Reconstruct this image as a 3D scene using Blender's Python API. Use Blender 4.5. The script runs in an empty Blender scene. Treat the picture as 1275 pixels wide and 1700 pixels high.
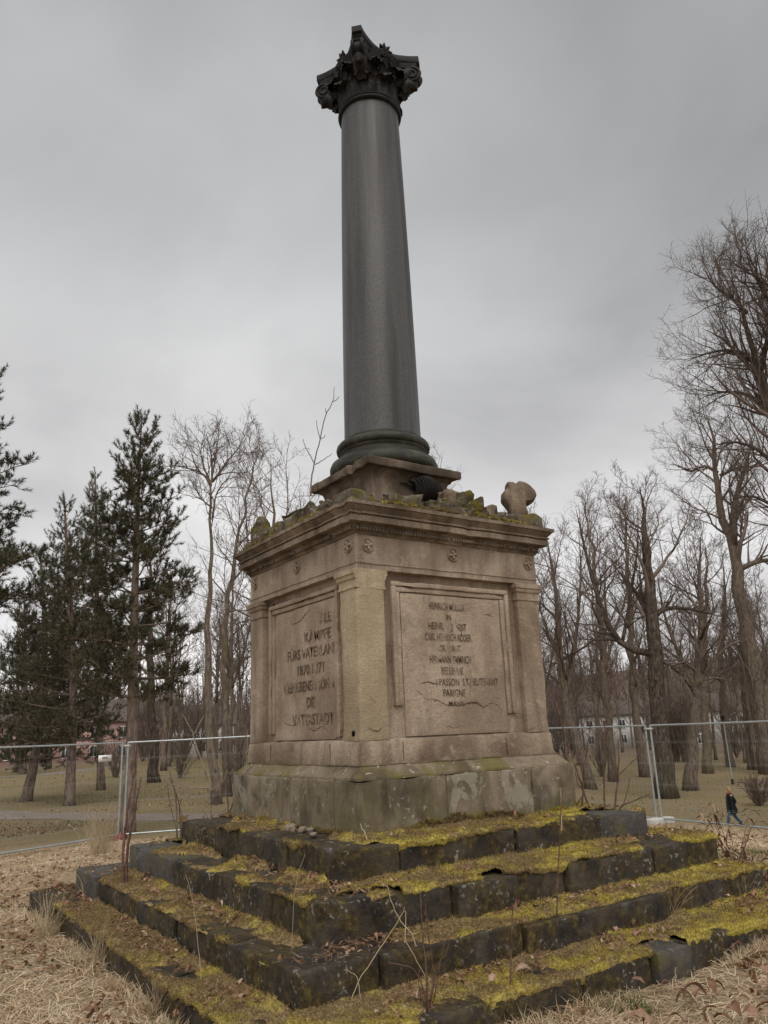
import bpy, math, random
import numpy as np
from mathutils import Vector, Matrix

random.seed(7)
RNG = np.random.default_rng(7)
scene = bpy.context.scene
col = scene.collection
R = math.radians

# ------------------------------------------------------------------ camera
CAM = np.array([-4.2261, -6.1162, 1.3972])
YAW, PITCH, ROLL = R(55.48), R(15.822), R(-2.275)
FPX = 1280.3                                   # focal length in pixels of the 1275 x 1700 photograph
FW = np.array([math.cos(PITCH)*math.cos(YAW), math.cos(PITCH)*math.sin(YAW), math.sin(PITCH)])
_r = np.array([math.sin(YAW), -math.cos(YAW), 0.0])
_u = np.cross(_r, FW)
RT = math.cos(ROLL)*_r + math.sin(ROLL)*_u
UP = -math.sin(ROLL)*_r + math.cos(ROLL)*_u
cam_data = bpy.data.cameras.new('camera')
cam_data.sensor_fit = 'HORIZONTAL'
cam_data.sensor_width = 36.0
cam_data.lens = FPX/1275.0*36.0
cam_data.clip_start = 0.1
cam_data.clip_end = 3000.0
cam = bpy.data.objects.new('camera', cam_data)
col.objects.link(cam)
cam.matrix_world = Matrix(((RT[0], UP[0], -FW[0], CAM[0]), (RT[1], UP[1], -FW[1], CAM[1]),
                           (RT[2], UP[2], -FW[2], CAM[2]), (0, 0, 0, 1)))
scene.camera = cam

# ------------------------------------------------------------------ sky, sun, exposure
SUN_EL, SUN_AZ = R(55), R(-121)                # azimuth of the place the light comes from, from +X
world = bpy.data.worlds.new('World')
scene.world = world
world.use_nodes = True
wn = world.node_tree
wn.nodes.clear()
w_out = wn.nodes.new('ShaderNodeOutputWorld')
w_sky = wn.nodes.new('ShaderNodeTexSky')
w_sky.sky_type = 'NISHITA'
w_sky.sun_disc = False
w_sky.sun_elevation = SUN_EL
w_sky.sun_rotation = math.pi/2 - SUN_AZ
w_bg1 = wn.nodes.new('ShaderNodeBackground')
w_bg1.inputs['Strength'].default_value = 0.08
wn.links.new(w_sky.outputs[0], w_bg1.inputs['Color'])
w_tc = wn.nodes.new('ShaderNodeTexCoord')
w_sep = wn.nodes.new('ShaderNodeSeparateXYZ')
wn.links.new(w_tc.outputs['Generated'], w_sep.inputs[0])
w_grad = wn.nodes.new('ShaderNodeValToRGB')    # an overcast deck, thinner and paler toward the horizon
gr = w_grad.color_ramp
gr.elements[0].position = 0.0
gr.elements[0].color = (1.05, 1.02, 1.01, 1)
gr.elements[1].position = 1.0
gr.elements[1].color = (0.42, 0.425, 0.43, 1)
for pos, c in ((0.18, (0.84, 0.825, 0.82)), (0.36, (0.63, 0.625, 0.625)), (0.60, (0.45, 0.455, 0.458))):
    e = gr.elements.new(pos)
    e.color = (*c, 1)
wn.links.new(w_sep.outputs['Z'], w_grad.inputs[0])
w_add = wn.nodes.new('ShaderNodeVectorMath')   # project the direction on a cloud ceiling
w_add.operation = 'DIVIDE'
w_zm = wn.nodes.new('ShaderNodeMath')
w_zm.operation = 'ADD'
w_zm.inputs[1].default_value = 0.35
wn.links.new(w_sep.outputs['Z'], w_zm.inputs[0])
wn.links.new(w_tc.outputs['Generated'], w_add.inputs[0])
wn.links.new(w_zm.outputs[0], w_add.inputs[1])
w_n = wn.nodes.new('ShaderNodeTexNoise')
w_n.inputs['Scale'].default_value = 1.55
w_n.inputs['Detail'].default_value = 5.0
w_n.inputs['Roughness'].default_value = 0.48
w_n.inputs['Distortion'].default_value = 0.35
wn.links.new(w_add.outputs[0], w_n.inputs['Vector'])
w_r2 = wn.nodes.new('ShaderNodeValToRGB')
w_r2.color_ramp.elements[0].position = 0.30
w_r2.color_ramp.elements[0].color = (0.71, 0.712, 0.718, 1)
w_r2.color_ramp.elements[1].position = 0.72
w_r2.color_ramp.elements[1].color = (1.25, 1.25, 1.245, 1)
wn.links.new(w_n.outputs['Fac'], w_r2.inputs[0])
w_mul = wn.nodes.new('ShaderNodeMix')
w_mul.data_type = 'RGBA'
w_mul.blend_type = 'MULTIPLY'
w_mul.inputs[0].default_value = 1.0
wn.links.new(w_grad.outputs[0], w_mul.inputs[6])
wn.links.new(w_r2.outputs[0], w_mul.inputs[7])
w_bg2 = wn.nodes.new('ShaderNodeBackground')
w_bg2.inputs['Strength'].default_value = 0.82
wn.links.new(w_mul.outputs[2], w_bg2.inputs['Color'])
w_mix = wn.nodes.new('ShaderNodeMixShader')
w_mix.inputs[0].default_value = 0.95           # the cloud deck covers nearly all of the blue
wn.links.new(w_bg1.outputs[0], w_mix.inputs[1])
wn.links.new(w_bg2.outputs[0], w_mix.inputs[2])
wn.links.new(w_mix.outputs[0], w_out.inputs['Surface'])

sun_data = bpy.data.lights.new('sun', 'SUN')
sun_data.energy = 1.5
sun_data.angle = R(50)
sun_data.color = (1.0, 0.95, 0.88)
sun = bpy.data.objects.new('sun', sun_data)
col.objects.link(sun)
sd = Vector((math.cos(SUN_EL)*math.cos(SUN_AZ), math.cos(SUN_EL)*math.sin(SUN_AZ), math.sin(SUN_EL)))
sun.rotation_euler = sd.to_track_quat('Z', 'Y').to_euler()
scene.view_settings.view_transform = 'Standard'
scene.view_settings.look = 'None'
scene.view_settings.exposure = 0.40
scene.view_settings.gamma = 1.0
scene.view_settings.use_curve_mapping = False
scene.render.engine = 'CYCLES'
scene.cycles.max_bounces = 6
scene.cycles.diffuse_bounces = 3
scene.cycles.glossy_bounces = 2
scene.cycles.transparent_max_bounces = 4
scene.cycles.use_denoising = True

# ------------------------------------------------------------------ numeric helpers
def ss(a, b, x):
    t = np.clip((np.asarray(x, float)-a)/(b-a), 0, 1)
    return t*t*(3-2*t)

def _hash(ix, iy, iz, seed):
    n = (ix*374761393 + iy*668265263 + iz*1274126177 + seed*974634777) & 0xffffffff
    n = ((n ^ (n >> 13))*1274126177) & 0xffffffff
    n = ((n ^ (n >> 16))*2246822519) & 0xffffffff
    return ((n ^ (n >> 15)) & 0xffffff)/float(0xffffff)*2-1

def vn(P, scale=1.0, seed=0):
    """value noise in -1..1 at the points P (n, 3)"""
    Q = np.asarray(P, float)*scale + 137.3
    I = np.floor(Q).astype(np.int64)
    f = Q-I
    f = f*f*(3-2*f)
    r = 0
    for dx in (0, 1):
        wx = f[:, 0] if dx else 1-f[:, 0]
        for dy in (0, 1):
            wy = f[:, 1] if dy else 1-f[:, 1]
            for dz in (0, 1):
                wz = f[:, 2] if dz else 1-f[:, 2]
                r = r + wx*wy*wz*_hash(I[:, 0]+dx, I[:, 1]+dy, I[:, 2]+dz, seed)
    return r

def fbm(P, scale=1.0, octaves=4, seed=0, gain=0.5):
    r = 0
    a = 1.0
    for o in range(octaves):
        r = r + a*vn(P, scale*2**o, seed+o*17)
        a *= gain
    return r

def vnoise3(P, scale, seed, octaves=2):
    return np.stack([fbm(P, scale, octaves, seed+31*k) for k in range(3)], 1)

# ------------------------------------------------------------------ object helpers
def mesh_np(name, V, *Fs):
    """V (n,3); each F an int array (m,3) or (m,4)"""
    V = np.asarray(V, float)
    me = bpy.data.meshes.new(name)
    Fs = [np.asarray(F, int) for F in Fs if len(F)]
    me.vertices.add(len(V))
    me.vertices.foreach_set('co', V.ravel())
    nl = sum(F.size for F in Fs)
    npoly = sum(len(F) for F in Fs)
    me.loops.add(nl)
    me.loops.foreach_set('vertex_index', np.concatenate([F.ravel() for F in Fs]).astype(np.int32))
    me.polygons.add(npoly)
    tot = np.concatenate([np.full(len(F), F.shape[1]) for F in Fs])
    st = np.concatenate([[0], np.cumsum(tot)[:-1]])
    me.polygons.foreach_set('loop_start', st.astype(np.int32))
    me.update(calc_edges=True)
    me.validate()
    return me

def shade(me, angle=None):
    me.polygons.foreach_set('use_smooth', np.ones(len(me.polygons), bool))
    if angle is not None:
        me.set_sharp_from_angle(angle=R(angle))
    return me

def obj(name, me, mat=None, parent=None, kind=None):
    o = bpy.data.objects.new(name, me)
    col.objects.link(o)
    if mat is not None and me is not None and not me.materials:
        me.materials.append(mat)
    if parent is not None:
        o.parent = parent
    if kind:
        o['kind'] = kind
    return o

def tag(o, label, cat, group=None, kind=None):
    o['label'] = label
    o['category'] = cat
    if group:
        o['group'] = group
    if kind:
        o['kind'] = kind
    return o

def empty(name, label, cat, loc=(0, 0, 0), group=None):
    o = bpy.data.objects.new(name, None)
    o.empty_display_size = 0.2
    o.location = loc
    col.objects.link(o)
    return tag(o, label, cat, group)

class MB:
    """collects shapes into one mesh"""
    def __init__(self):
        self.V = []; self.T = []; self.Q = []; self.n = 0
    def add(self, V, T=None, Q=None):
        V = np.asarray(V, float)
        self.V.append(V)
        if T is not None and len(T): self.T.append(np.asarray(T, int)+self.n)
        if Q is not None and len(Q): self.Q.append(np.asarray(Q, int)+self.n)
        self.n += len(V)
        return self
    def box(self, x0, x1, y0, y1, z0, z1):
        V = np.array([(x, y, z) for x in (x0, x1) for y in (y0, y1) for z in (z0, z1)])
        Q = [(0, 1, 3, 2), (4, 6, 7, 5), (0, 4, 5, 1), (2, 3, 7, 6), (0, 2, 6, 4), (1, 5, 7, 3)]
        return self.add(V, Q=Q)
    def tube(self, pts, rad, sides=6, cap=True):
        V, Q, T = tube_np(pts, rad, sides, cap)
        return self.add(V, T=T, Q=Q)
    def mesh(self, name):
        Fs = []
        if self.T: Fs.append(np.concatenate(self.T))
        if self.Q: Fs.append(np.concatenate(self.Q))
        return mesh_np(name, np.concatenate(self.V), *Fs)

def tube_np(pts, rad, sides=6, cap=True):
    P = np.asarray(pts, float)
    n = len(P)
    rad = np.broadcast_to(np.asarray(rad, float), (n,))
    T = np.gradient(P, axis=0)
    T /= np.linalg.norm(T, axis=1)[:, None]+1e-12
    m = T.mean(0)
    a = np.eye(3)[np.argmin(np.abs(m))]
    U = np.cross(T, a)
    U /= np.linalg.norm(U, axis=1)[:, None]+1e-12
    W = np.cross(T, U)
    ang = np.arange(sides)*2*math.pi/sides
    V = (P[:, None, :] + rad[:, None, None]*(np.cos(ang)[None, :, None]*U[:, None, :] + np.sin(ang)[None, :, None]*W[:, None, :])).reshape(-1, 3)
    i = np.arange(n-1)[:, None]*sides
    j = np.arange(sides)[None, :]
    k = (j+1) % sides
    Q = np.stack([i+j, i+k, i+sides+k, i+sides+j], -1).reshape(-1, 4)
    Tt = []
    if cap:
        V = np.concatenate([V, P[:1], P[-1:]])
        c0, c1 = n*sides, n*sides+1
        b = (n-1)*sides
        Tt = [(c0, (q+1) % sides, q) for q in range(sides)] + [(c1, b+q, b+(q+1) % sides) for q in range(sides)]
    return V, Q, Tt

def grid_faces(nu, nv, wrap=False):
    i = np.arange(nu-1)[:, None]
    m = nv if wrap else nv-1
    j = np.arange(m)[None, :]
    k = (j+1) % nv
    return np.stack([i*nv+j, i*nv+k, (i+1)*nv+k, (i+1)*nv+j], -1).reshape(-1, 4)

def lathe(prof, seg=64, a0=0.0):
    prof = np.asarray(prof, float)
    ang = np.arange(seg)*2*math.pi/seg+a0
    V = np.stack([prof[:, 0][:, None]*np.cos(ang), prof[:, 0][:, None]*np.sin(ang), np.repeat(prof[:, 1][:, None], seg, 1)], -1).reshape(-1, 3)
    return V, grid_faces(len(prof), seg, True)

def rough_box(x0, x1, y0, y1, z0, z1, seg=0.07, rad=0.015, amp=0.006, seed=0, scale=9.0, tilt=(0, 0, 0)):
    """a stone with rounded, chipped arrises"""
    c = np.array([(x0+x1)/2, (y0+y1)/2, (z0+z1)/2])
    h = np.array([(x1-x0)/2, (y1-y0)/2, (z1-z0)/2])
    rad = min(rad, h.min()*0.6)
    ax = []
    for q in range(3):
        n = max(2, int(round((2*h[q]-2*rad)/seg))+1)
        ax.append(np.concatenate([[-h[q], -h[q]+rad*0.35], np.linspace(-h[q]+rad, h[q]-rad, n), [h[q]-rad*0.35, h[q]]]))
    Vs = []; Qs = []; n0 = 0
    for q in range(3):
        a, b = [k for k in range(3) if k != q]
        A, B = np.meshgrid(ax[a], ax[b], indexing='ij')
        for s in (-1, 1):
            V = np.zeros((A.size, 3))
            V[:, a] = A.ravel(); V[:, b] = B.ravel(); V[:, q] = s*h[q]
            F = grid_faces(len(ax[a]), len(ax[b]))
            if (s > 0) == (q == 1): F = F[:, ::-1]
            Vs.append(V); Qs.append(F+n0); n0 += len(V)
    V = np.concatenate(Vs); Q = np.concatenate(Qs)
    key = np.round(V*1e5).astype(np.int64)
    _, idx, inv = np.unique(key, axis=0, return_index=True, return_inverse=True)
    V = V[idx]; Q = inv.ravel()[Q]
    q = np.clip(V, -h+rad, h-rad)
    d = V-q
    L = np.linalg.norm(d, axis=1)
    d = d/np.maximum(L, 1e-9)[:, None]
    W = V+c
    edge = (np.abs(V) > h-rad*1.01).sum(1)         # 1 on faces, 2 on arrises, 3 at corners
    e = fbm(W, scale, 3, seed)
    chip = np.maximum(0, fbm(W, scale*0.55, 2, seed+5)-0.25)*(edge >= 2)*amp*5
    V = q + d*(rad*1.0 + amp*e - chip)[:, None]
    t = Matrix.Rotation(tilt[0], 3, 'X') @ Matrix.Rotation(tilt[1], 3, 'Y') @ Matrix.Rotation(tilt[2], 3, 'Z')
    V = V @ np.array(t).T + c
    return V, Q

def stone(name, box, mat, parent=None, **kw):
    V, Q = rough_box(*box, **kw)
    me = mesh_np(name, V, Q)
    shade(me, 50)
    return obj(name, me, mat, parent)

def square_loft(prof, nseg=30, amp=0.004, scale=8.0, seed=0, chip=0.0, cap=True, cx=0.0, cy=0.0):
    """a moulding profile [(half width, z)] carried round a square with mitred corners"""
    rings = []
    t = np.linspace(-1, 1, nseg+1)[:-1]
    base = np.concatenate([np.stack([t, -np.ones(nseg)], 1), np.stack([np.ones(nseg), t], 1), np.stack([-t, np.ones(nseg)], 1), np.stack([-np.ones(nseg), -t], 1)])
    for s, z in prof:
        rings.append(np.concatenate([base*s+np.array([cx, cy]), np.full((len(base), 1), z)], 1))
    V = np.concatenate(rings)
    D = vnoise3(V, scale, seed, 3)*amp
    if chip > 0:
        c = np.maximum(0, fbm(V*np.array([1, 1, 0.3]), 5.0, 3, seed+9)-0.45)*chip
        rad = V.copy(); rad[:, 0] -= cx; rad[:, 1] -= cy; rad[:, 2] = 0
        rad /= np.linalg.norm(rad, axis=1)[:, None]+1e-9
        D = D - rad*c[:, None]
    V = V+D
    Q = grid_faces(len(prof), 4*nseg, True)
    T = []
    if cap:
        n = len(V)
        V = np.concatenate([V, [[cx, cy, prof[-1][1]]]])
        b = (len(prof)-1)*4*nseg
        j = np.arange(4*nseg)
        T = np.stack([b+j, b+(j+1) % (4*nseg), np.full(4*nseg, n)], 1)
    return V, Q, T

def loft_obj(name, prof, mat, parent=None, angle=30, **kw):
    V, Q, T = square_loft(prof, **kw)
    me = mesh_np(name, V, Q, T)
    shade(me, angle)
    return obj(name, me, mat, parent)

# ------------------------------------------------------------------ pixel rays of the photograph
def ray(x, y):
    d = FW*FPX + RT*(x-637.5) + UP*(850-y)
    return d/np.linalg.norm(d)

def at_dist(x, y, dist):
    d = ray(x, y)
    return CAM + d*dist/math.hypot(d[0], d[1])

def at_z(x, y, z):
    d = ray(x, y)
    return CAM + d*(z-CAM[2])/d[2]

# ------------------------------------------------------------------ the lie of the land
def ground_z(x, y):
    x = np.asarray(x, float); y = np.asarray(y, float)
    r = np.hypot(x, y)
    az = np.degrees(np.arctan2(y, x))
    z = -0.155 - (0.485+0.09*ss(45, 20, az)*ss(-60, -20, az))*ss(3.4, 11.8, r)
    low = -3.12 + 1.97*ss(34, 66, az) + 1.2*ss(-20, -80, az) - 0.0
    low = np.where(az > 140, -1.15, low)
    low = np.where(az < -80, -1.95 + 0.8*ss(-80, -180, az), low)
    re = r + (1.15*x-r)*ss(48, 26, az)*ss(-55, -20, az)        # the mound ends along the fence line
    z = z + (low+0.64)*ss(12.1, 12.1+11.0+4*ss(34, 66, az), re)
    hill = ss(150, 520, r)*27*np.exp(-((az-22)/34.0)**2) + ss(200, 600, r)*16
    z = z + hill
    P = np.stack([x.ravel(), y.ravel(), 0*x.ravel()], 1)
    bump = (vn(P, 0.35, 3)*0.05 + vn(P, 1.3, 4)*0.018).reshape(x.shape)*ss(2.6, 4.5, r)
    bump = bump + (vn(P, 0.06, 5)*0.25).reshape(x.shape)*ss(30, 80, r)
    return z+bump

def hit(x, y, tmax=500.0):
    """where the ray of a pixel meets the ground"""
    d = ray(x, y)
    t = np.concatenate([np.arange(2, 60, 0.05), np.arange(60, tmax, 0.4)])
    P = CAM + d[None, :]*t[:, None]
    below = P[:, 2] < ground_z(P[:, 0], P[:, 1])
    i = int(np.argmax(below))
    return P[i] if below.any() else P[-1]

def hdist(p):
    return math.hypot(p[0]-CAM[0], p[1]-CAM[1])
# ------------------------------------------------------------------ materials
class Nt:
    def __init__(self, name, rough=0.85, spec=0.3):
        self.m = bpy.data.materials.new(name)
        self.m.use_nodes = True
        self.t = self.m.node_tree
        self.b = self.t.nodes['Principled BSDF']
        self.b.inputs['Roughness'].default_value = rough
        self.b.inputs['Specular IOR Level'].default_value = spec
        self.geo = self.t.nodes.new('ShaderNodeNewGeometry')
        self.pos = self.geo.outputs['Position']
    def link(self, a, b): self.t.links.new(a, b)
    def objpos(self):
        self.pos = self.t.nodes.new('ShaderNodeTexCoord').outputs['Object']
        return self
    def vec(self, mul=(1, 1, 1), add=(0, 0, 0)):
        n = self.t.nodes.new('ShaderNodeMapping')
        n.inputs['Scale'].default_value = mul
        n.inputs['Location'].default_value = add
        self.link(self.pos, n.inputs['Vector'])
        return n.outputs[0]
    def noise(self, scale, detail=4, rough=0.55, dist=0.0, mul=(1, 1, 1), add=(0, 0, 0)):
        n = self.t.nodes.new('ShaderNodeTexNoise')
        n.inputs['Scale'].default_value = scale
        n.inputs['Detail'].default_value = detail
        n.inputs['Roughness'].default_value = rough
        n.inputs['Distortion'].default_value = dist
        self.link(self.vec(mul, add), n.inputs['Vector'])
        return n.outputs['Fac']
    def voronoi(self, scale, mul=(1, 1, 1), feature='F1'):
        n = self.t.nodes.new('ShaderNodeTexVoronoi')
        n.feature = feature
        n.inputs['Scale'].default_value = scale
        self.link(self.vec(mul), n.inputs['Vector'])
        return n.outputs['Distance']
    def ramp(self, fac, stops):
        n = self.t.nodes.new('ShaderNodeValToRGB')
        e = n.color_ramp.elements
        while len(e) < len(stops): e.new(0.5)
        for k, (p, c) in enumerate(stops):
            e[k].position = p
            c = (c, c, c) if not hasattr(c, '__len__') else c
            e[k].color = (*c, 1)
        self.link(fac, n.inputs[0])
        return n.outputs[0]
    def mix(self, fac, a, b, mode='MIX'):
        n = self.t.nodes.new('ShaderNodeMix')
        n.data_type = 'RGBA'
        n.blend_type = mode
        for q, v in ((0, fac), (6, a), (7, b)):
            sock = n.inputs[q]
            if hasattr(v, 'is_linked'): self.link(v, sock)
            elif hasattr(v, '__len__'): sock.default_value = (*v, 1)
            else: sock.default_value = v if q == 0 else (v, v, v, 1)
        return n.outputs[2]
    def math(self, op, a, b=0.0):
        n = self.t.nodes.new('ShaderNodeMath')
        n.operation = op
        for k, v in enumerate((a, b)):
            if hasattr(v, 'is_linked'): self.link(v, n.inputs[k])
            else: n.inputs[k].default_value = v
        return n.outputs[0]
    def zramp(self, stops):
        s = self.t.nodes.new('ShaderNodeSeparateXYZ')
        self.link(self.pos, s.inputs[0])
        return s.outputs
    def rand(self):
        return self.t.nodes.new('ShaderNodeObjectInfo').outputs['Random']
    def island(self):
        return self.geo.outputs['Random Per Island']
    def color(self, c):
        if hasattr(c, 'is_linked'): self.link(c, self.b.inputs['Base Color'])
        else: self.b.inputs['Base Color'].default_value = (*c, 1)
        return self
    def rough(self, r):
        if hasattr(r, 'is_linked'): self.link(r, self.b.inputs['Roughness'])
        return self
    def bump(self, h, strength=0.5, dist=0.01):
        n = self.t.nodes.new('ShaderNodeBump')
        n.inputs['Strength'].default_value = strength
        n.inputs['Distance'].default_value = dist
        self.link(h, n.inputs['Height'])
        self.link(n.outputs[0], self.b.inputs['Normal'])
        return self

def zfac(n, z0, z1):
    s = n.t.nodes.new('ShaderNodeSeparateXYZ')
    n.link(n.geo.outputs['Position'], s.inputs[0])
    m = n.t.nodes.new('ShaderNodeMapRange')
    m.inputs['From Min'].default_value = z0
    m.inputs['From Max'].default_value = z1
    n.link(s.outputs['Z'], m.inputs['Value'])
    return m.outputs[0]

def upfac(n, lo=0.3, hi=0.8):
    s = n.t.nodes.new('ShaderNodeSeparateXYZ')
    n.link(n.geo.outputs['Normal'], s.inputs[0])
    m = n.t.nodes.new('ShaderNodeMapRange')
    m.inputs['From Min'].default_value = lo
    m.inputs['From Max'].default_value = hi
    n.link(s.outputs['Z'], m.inputs['Value'])
    return m.outputs[0]

def sandstone(name, base, dark, pale, seed=0, soot_shade=0.0):
    n = Nt(name, 0.92, 0.15)
    a = n.noise(1.7, 5, 0.6, 0.4, add=(seed, 0, 0))
    c = n.ramp(a, [(0.36, dark), (0.51, base), (0.68, pale)])
    st = n.noise(6.0, 4, 0.6, 0.2, mul=(1, 1, 0.16), add=(0, seed, 0))       # run-off streaks
    c = n.mix(n.ramp(st, [(0.46, 0.0), (0.66, 0.75)]), c, dark)
    bl = n.noise(0.9, 6, 0.7, 0.8, add=(seed, 2, 7))
    c = n.mix(n.ramp(bl, [(0.50, 0.0), (0.64, 0.55)]), c, tuple(x*0.62 for x in base))
    sp = n.noise(45, 3, 0.7)
    c = n.mix(n.ramp(sp, [(0.35, 0.30), (0.6, 0.0)]), c, tuple(x*0.55 for x in dark))
    pt = n.noise(3.2, 6, 0.65, 0.8, add=(3, seed, 1))
    c = n.mix(n.ramp(pt, [(0.60, 0.0), (0.64, 0.45)]), c, pale)
    if soot_shade > 0:
        so = n.noise(2.6, 5, 0.6, 0.5, mul=(1, 1, 0.6), add=(seed, 5, 5))
        c = n.mix(n.ramp(so, [(0.42, 0.0), (0.68, soot_shade)]), c, (0.055, 0.045, 0.036))
    n.color(c)
    h = n.math('ADD', n.noise(14, 6, 0.65), n.math('MULTIPLY', n.noise(70, 3, 0.6), 0.5))
    n.bump(h, 0.75, 0.016)
    return n.m

M = {}
M['sand'] = sandstone('weathered_sandstone', (0.37, 0.29, 0.215), (0.20, 0.145, 0.105), (0.48, 0.39, 0.30), 0)
M['panel'] = sandstone('panel_sandstone', (0.42, 0.33, 0.25), (0.28, 0.21, 0.155), (0.51, 0.41, 0.325), 4)
M['plaster'] = sandstone('yellow_render', (0.48, 0.385, 0.26), (0.37, 0.285, 0.19), (0.53, 0.44, 0.32), 8)
M['entab'] = sandstone('sooty_sandstone', (0.29, 0.225, 0.165), (0.12, 0.088, 0.064), (0.42, 0.345, 0.27), 2, soot_shade=0.62)
M['frieze'] = sandstone('frieze_sandstone', (0.42, 0.335, 0.255), (0.26, 0.195, 0.145), (0.52, 0.43, 0.345), 6, soot_shade=0.4)

# plinth: grey render flaking off a dark stone, moss creeping up from below
n = Nt('flaking_plinth_render', 0.9, 0.2)
a = n.noise(3.0, 6, 0.62, 0.5, mul=(1, 1, 0.45), add=(7, 1, 2))
c = n.ramp(a, [(0.40, (0.12, 0.094, 0.066)), (0.52, (0.21, 0.168, 0.12)), (0.66, (0.30, 0.245, 0.18))])
fl = n.noise(2.7, 7, 0.72, 1.0, mul=(1, 1, 0.5), add=(2, 9, 4))
c = n.mix(n.ramp(fl, [(0.535, 0.0), (0.555, 0.7)]), c, (0.33, 0.295, 0.235))
gm = n.noise(2.2, 5, 0.6, 0.4, add=(5, 5, 5))
gm = n.math('MULTIPLY', n.ramp(gm, [(0.42, 0.0), (0.6, 1.0)]), n.ramp(zfac(n, 0.62, 1.1), [(0.0, 0.9), (0.5, 0.35), (1.0, 0.25)]))
c = n.mix(gm, c, (0.11, 0.10, 0.035))
dk = n.noise(2.6, 5, 0.6, 0.6, add=(1, 3, 8))
c = n.mix(n.ramp(dk, [(0.52, 0.0), (0.64, 0.7)]), c, (0.062, 0.048, 0.036))
lw = n.noise(26, 2, 0.5)
lw = n.math('MULTIPLY', n.ramp(lw, [(0.62, 0.0), (0.66, 0.75)]), n.ramp(n.noise(4.5, 4, 0.6, 0.4, add=(4, 4, 4)), [(0.50, 0.0), (0.60, 1.0)]))
c = n.mix(lw, c, (0.42, 0.39, 0.33))
n.color(c)
n.bump(n.math('ADD', n.noise(18, 5, 0.7), n.math('MULTIPLY', n.ramp(fl, [(0.535, 0.0), (0.555, 1.0)]), 0.8)), 0.6, 0.012)
M['plinth'] = n.m

# steps: almost black old stone, lichen spots, moss and algae on the faces
n = Nt('black_step_stone', 0.8, 0.3)
a = n.noise(5.0, 6, 0.65, 0.3)
c = n.ramp(a, [(0.34, (0.016, 0.013, 0.011)), (0.52, (0.043, 0.035, 0.028)), (0.72, (0.105, 0.086, 0.068))])
mo = n.noise(3.6, 6, 0.68, 0.6, mul=(1, 1, 0.8), add=(3, 2, 1))
c = n.mix(n.ramp(mo, [(0.43, 0.0), (0.56, 0.9)]), c, n.ramp(n.noise(22, 3, 0.6), [(0.33, (0.024, 0.016, 0.007)), (0.55, (0.070, 0.048, 0.016)), (0.72, (0.16, 0.125, 0.030))]))
li = n.noise(30, 3, 0.6, 0.3, add=(8, 0, 0))
li = n.math('MULTIPLY', n.ramp(li, [(0.58, 0.0), (0.63, 0.7)]), n.ramp(n.noise(5.0, 4, 0.6, 0.4, add=(4, 4, 4)), [(0.50, 0.0), (0.60, 1.0)]))
c = n.mix(li, c, (0.33, 0.31, 0.27))
c = n.mix(n.ramp(n.noise(2.2, 6, 0.7, 0.6, add=(9, 4, 4)), [(0.52, 0.0), (0.66, 0.5)]), c, (0.10, 0.08, 0.055))
n.color(c)
n.bump(n.math('ADD', n.noise(22, 5, 0.7), n.noise(6, 3, 0.5)), 0.7, 0.02)
M['step'] = n.m

n = Nt('bare_slate_stone', 0.6, 0.4)
a = n.noise(7.0, 6, 0.65, 0.3)
c = n.ramp(a, [(0.3, (0.032, 0.028, 0.026)), (0.55, (0.070, 0.061, 0.056)), (0.75, (0.135, 0.12, 0.108))])
mo = n.noise(3.6, 6, 0.68, 0.6, add=(13, 2, 1))
c = n.mix(n.ramp(mo, [(0.50, 0.0), (0.60, 0.8)]), c, (0.09, 0.08, 0.02))
c = n.mix(n.ramp(n.noise(30, 3, 0.6, 0.3, add=(8, 0, 0)), [(0.64, 0.0), (0.68, 0.5)]), c, (0.30, 0.28, 0.24))
c = n.mix(n.ramp(n.noise(9, 5, 0.7, 0.4, add=(2, 0, 3)), [(0.5, 0.0), (0.66, 0.6)]), c, (0.095, 0.075, 0.05))
n.color(c)
n.bump(n.noise(22, 5, 0.7), 0.6, 0.02)
M['slate'] = n.m

n = Nt('dark_core', 1.0, 0.1)  # near-black fill behind open joints and for the hole plugs
n.color((0.012, 0.010, 0.008))
M['core'] = n.m

# polished granite shaft
n = Nt('polished_granite', 0.5, 0.4)
g = n.noise(120, 3, 0.7)
c = n.ramp(g, [(0.35, (0.040, 0.039, 0.040)), (0.5, (0.075, 0.073, 0.074)), (0.68, (0.15, 0.145, 0.143))])
st = n.noise(5.0, 4, 0.55, 0.15, mul=(1, 1, 0.05))
c = n.mix(n.ramp(st, [(0.40, 0.75), (0.54, 0.0)]), c, (0.030, 0.027, 0.025))
c = n.mix(n.ramp(n.noise(8, 5, 0.6, 0.2, mul=(1, 1, 0.03), add=(4, 1, 0)), [(0.55, 0.0), (0.75, 0.30)]), c, (0.16, 0.15, 0.135))
n.color(c)
n.rough(n.ramp(st, [(0.3, 0.52), (0.7, 0.38)]))
n.bump(n.noise(60, 3, 0.6), 0.08, 0.005)
M['granite'] = n.m

n = Nt('dark_mossy_base_stone', 0.6, 0.4)
a = n.noise(6, 5, 0.6, 0.3, mul=(1, 1, 2.0))
c = n.ramp(a, [(0.35, (0.018, 0.017, 0.013)), (0.55, (0.040, 0.038, 0.027)), (0.75, (0.095, 0.09, 0.06))])
n.color(c)
n.bump(n.noise(30, 4, 0.65), 0.35, 0.01)
M['base'] = n.m

n = Nt('sooted_capital_stone', 0.6, 0.25)
a = n.noise(9, 5, 0.65, 0.4)
c = n.ramp(a, [(0.36, (0.005, 0.004, 0.004)), (0.56, (0.013, 0.010, 0.009)), (0.74, (0.050, 0.034, 0.027))])
n.color(c)
n.bump(n.noise(35, 4, 0.65), 0.4, 0.01)
M['capital'] = n.m

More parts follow.
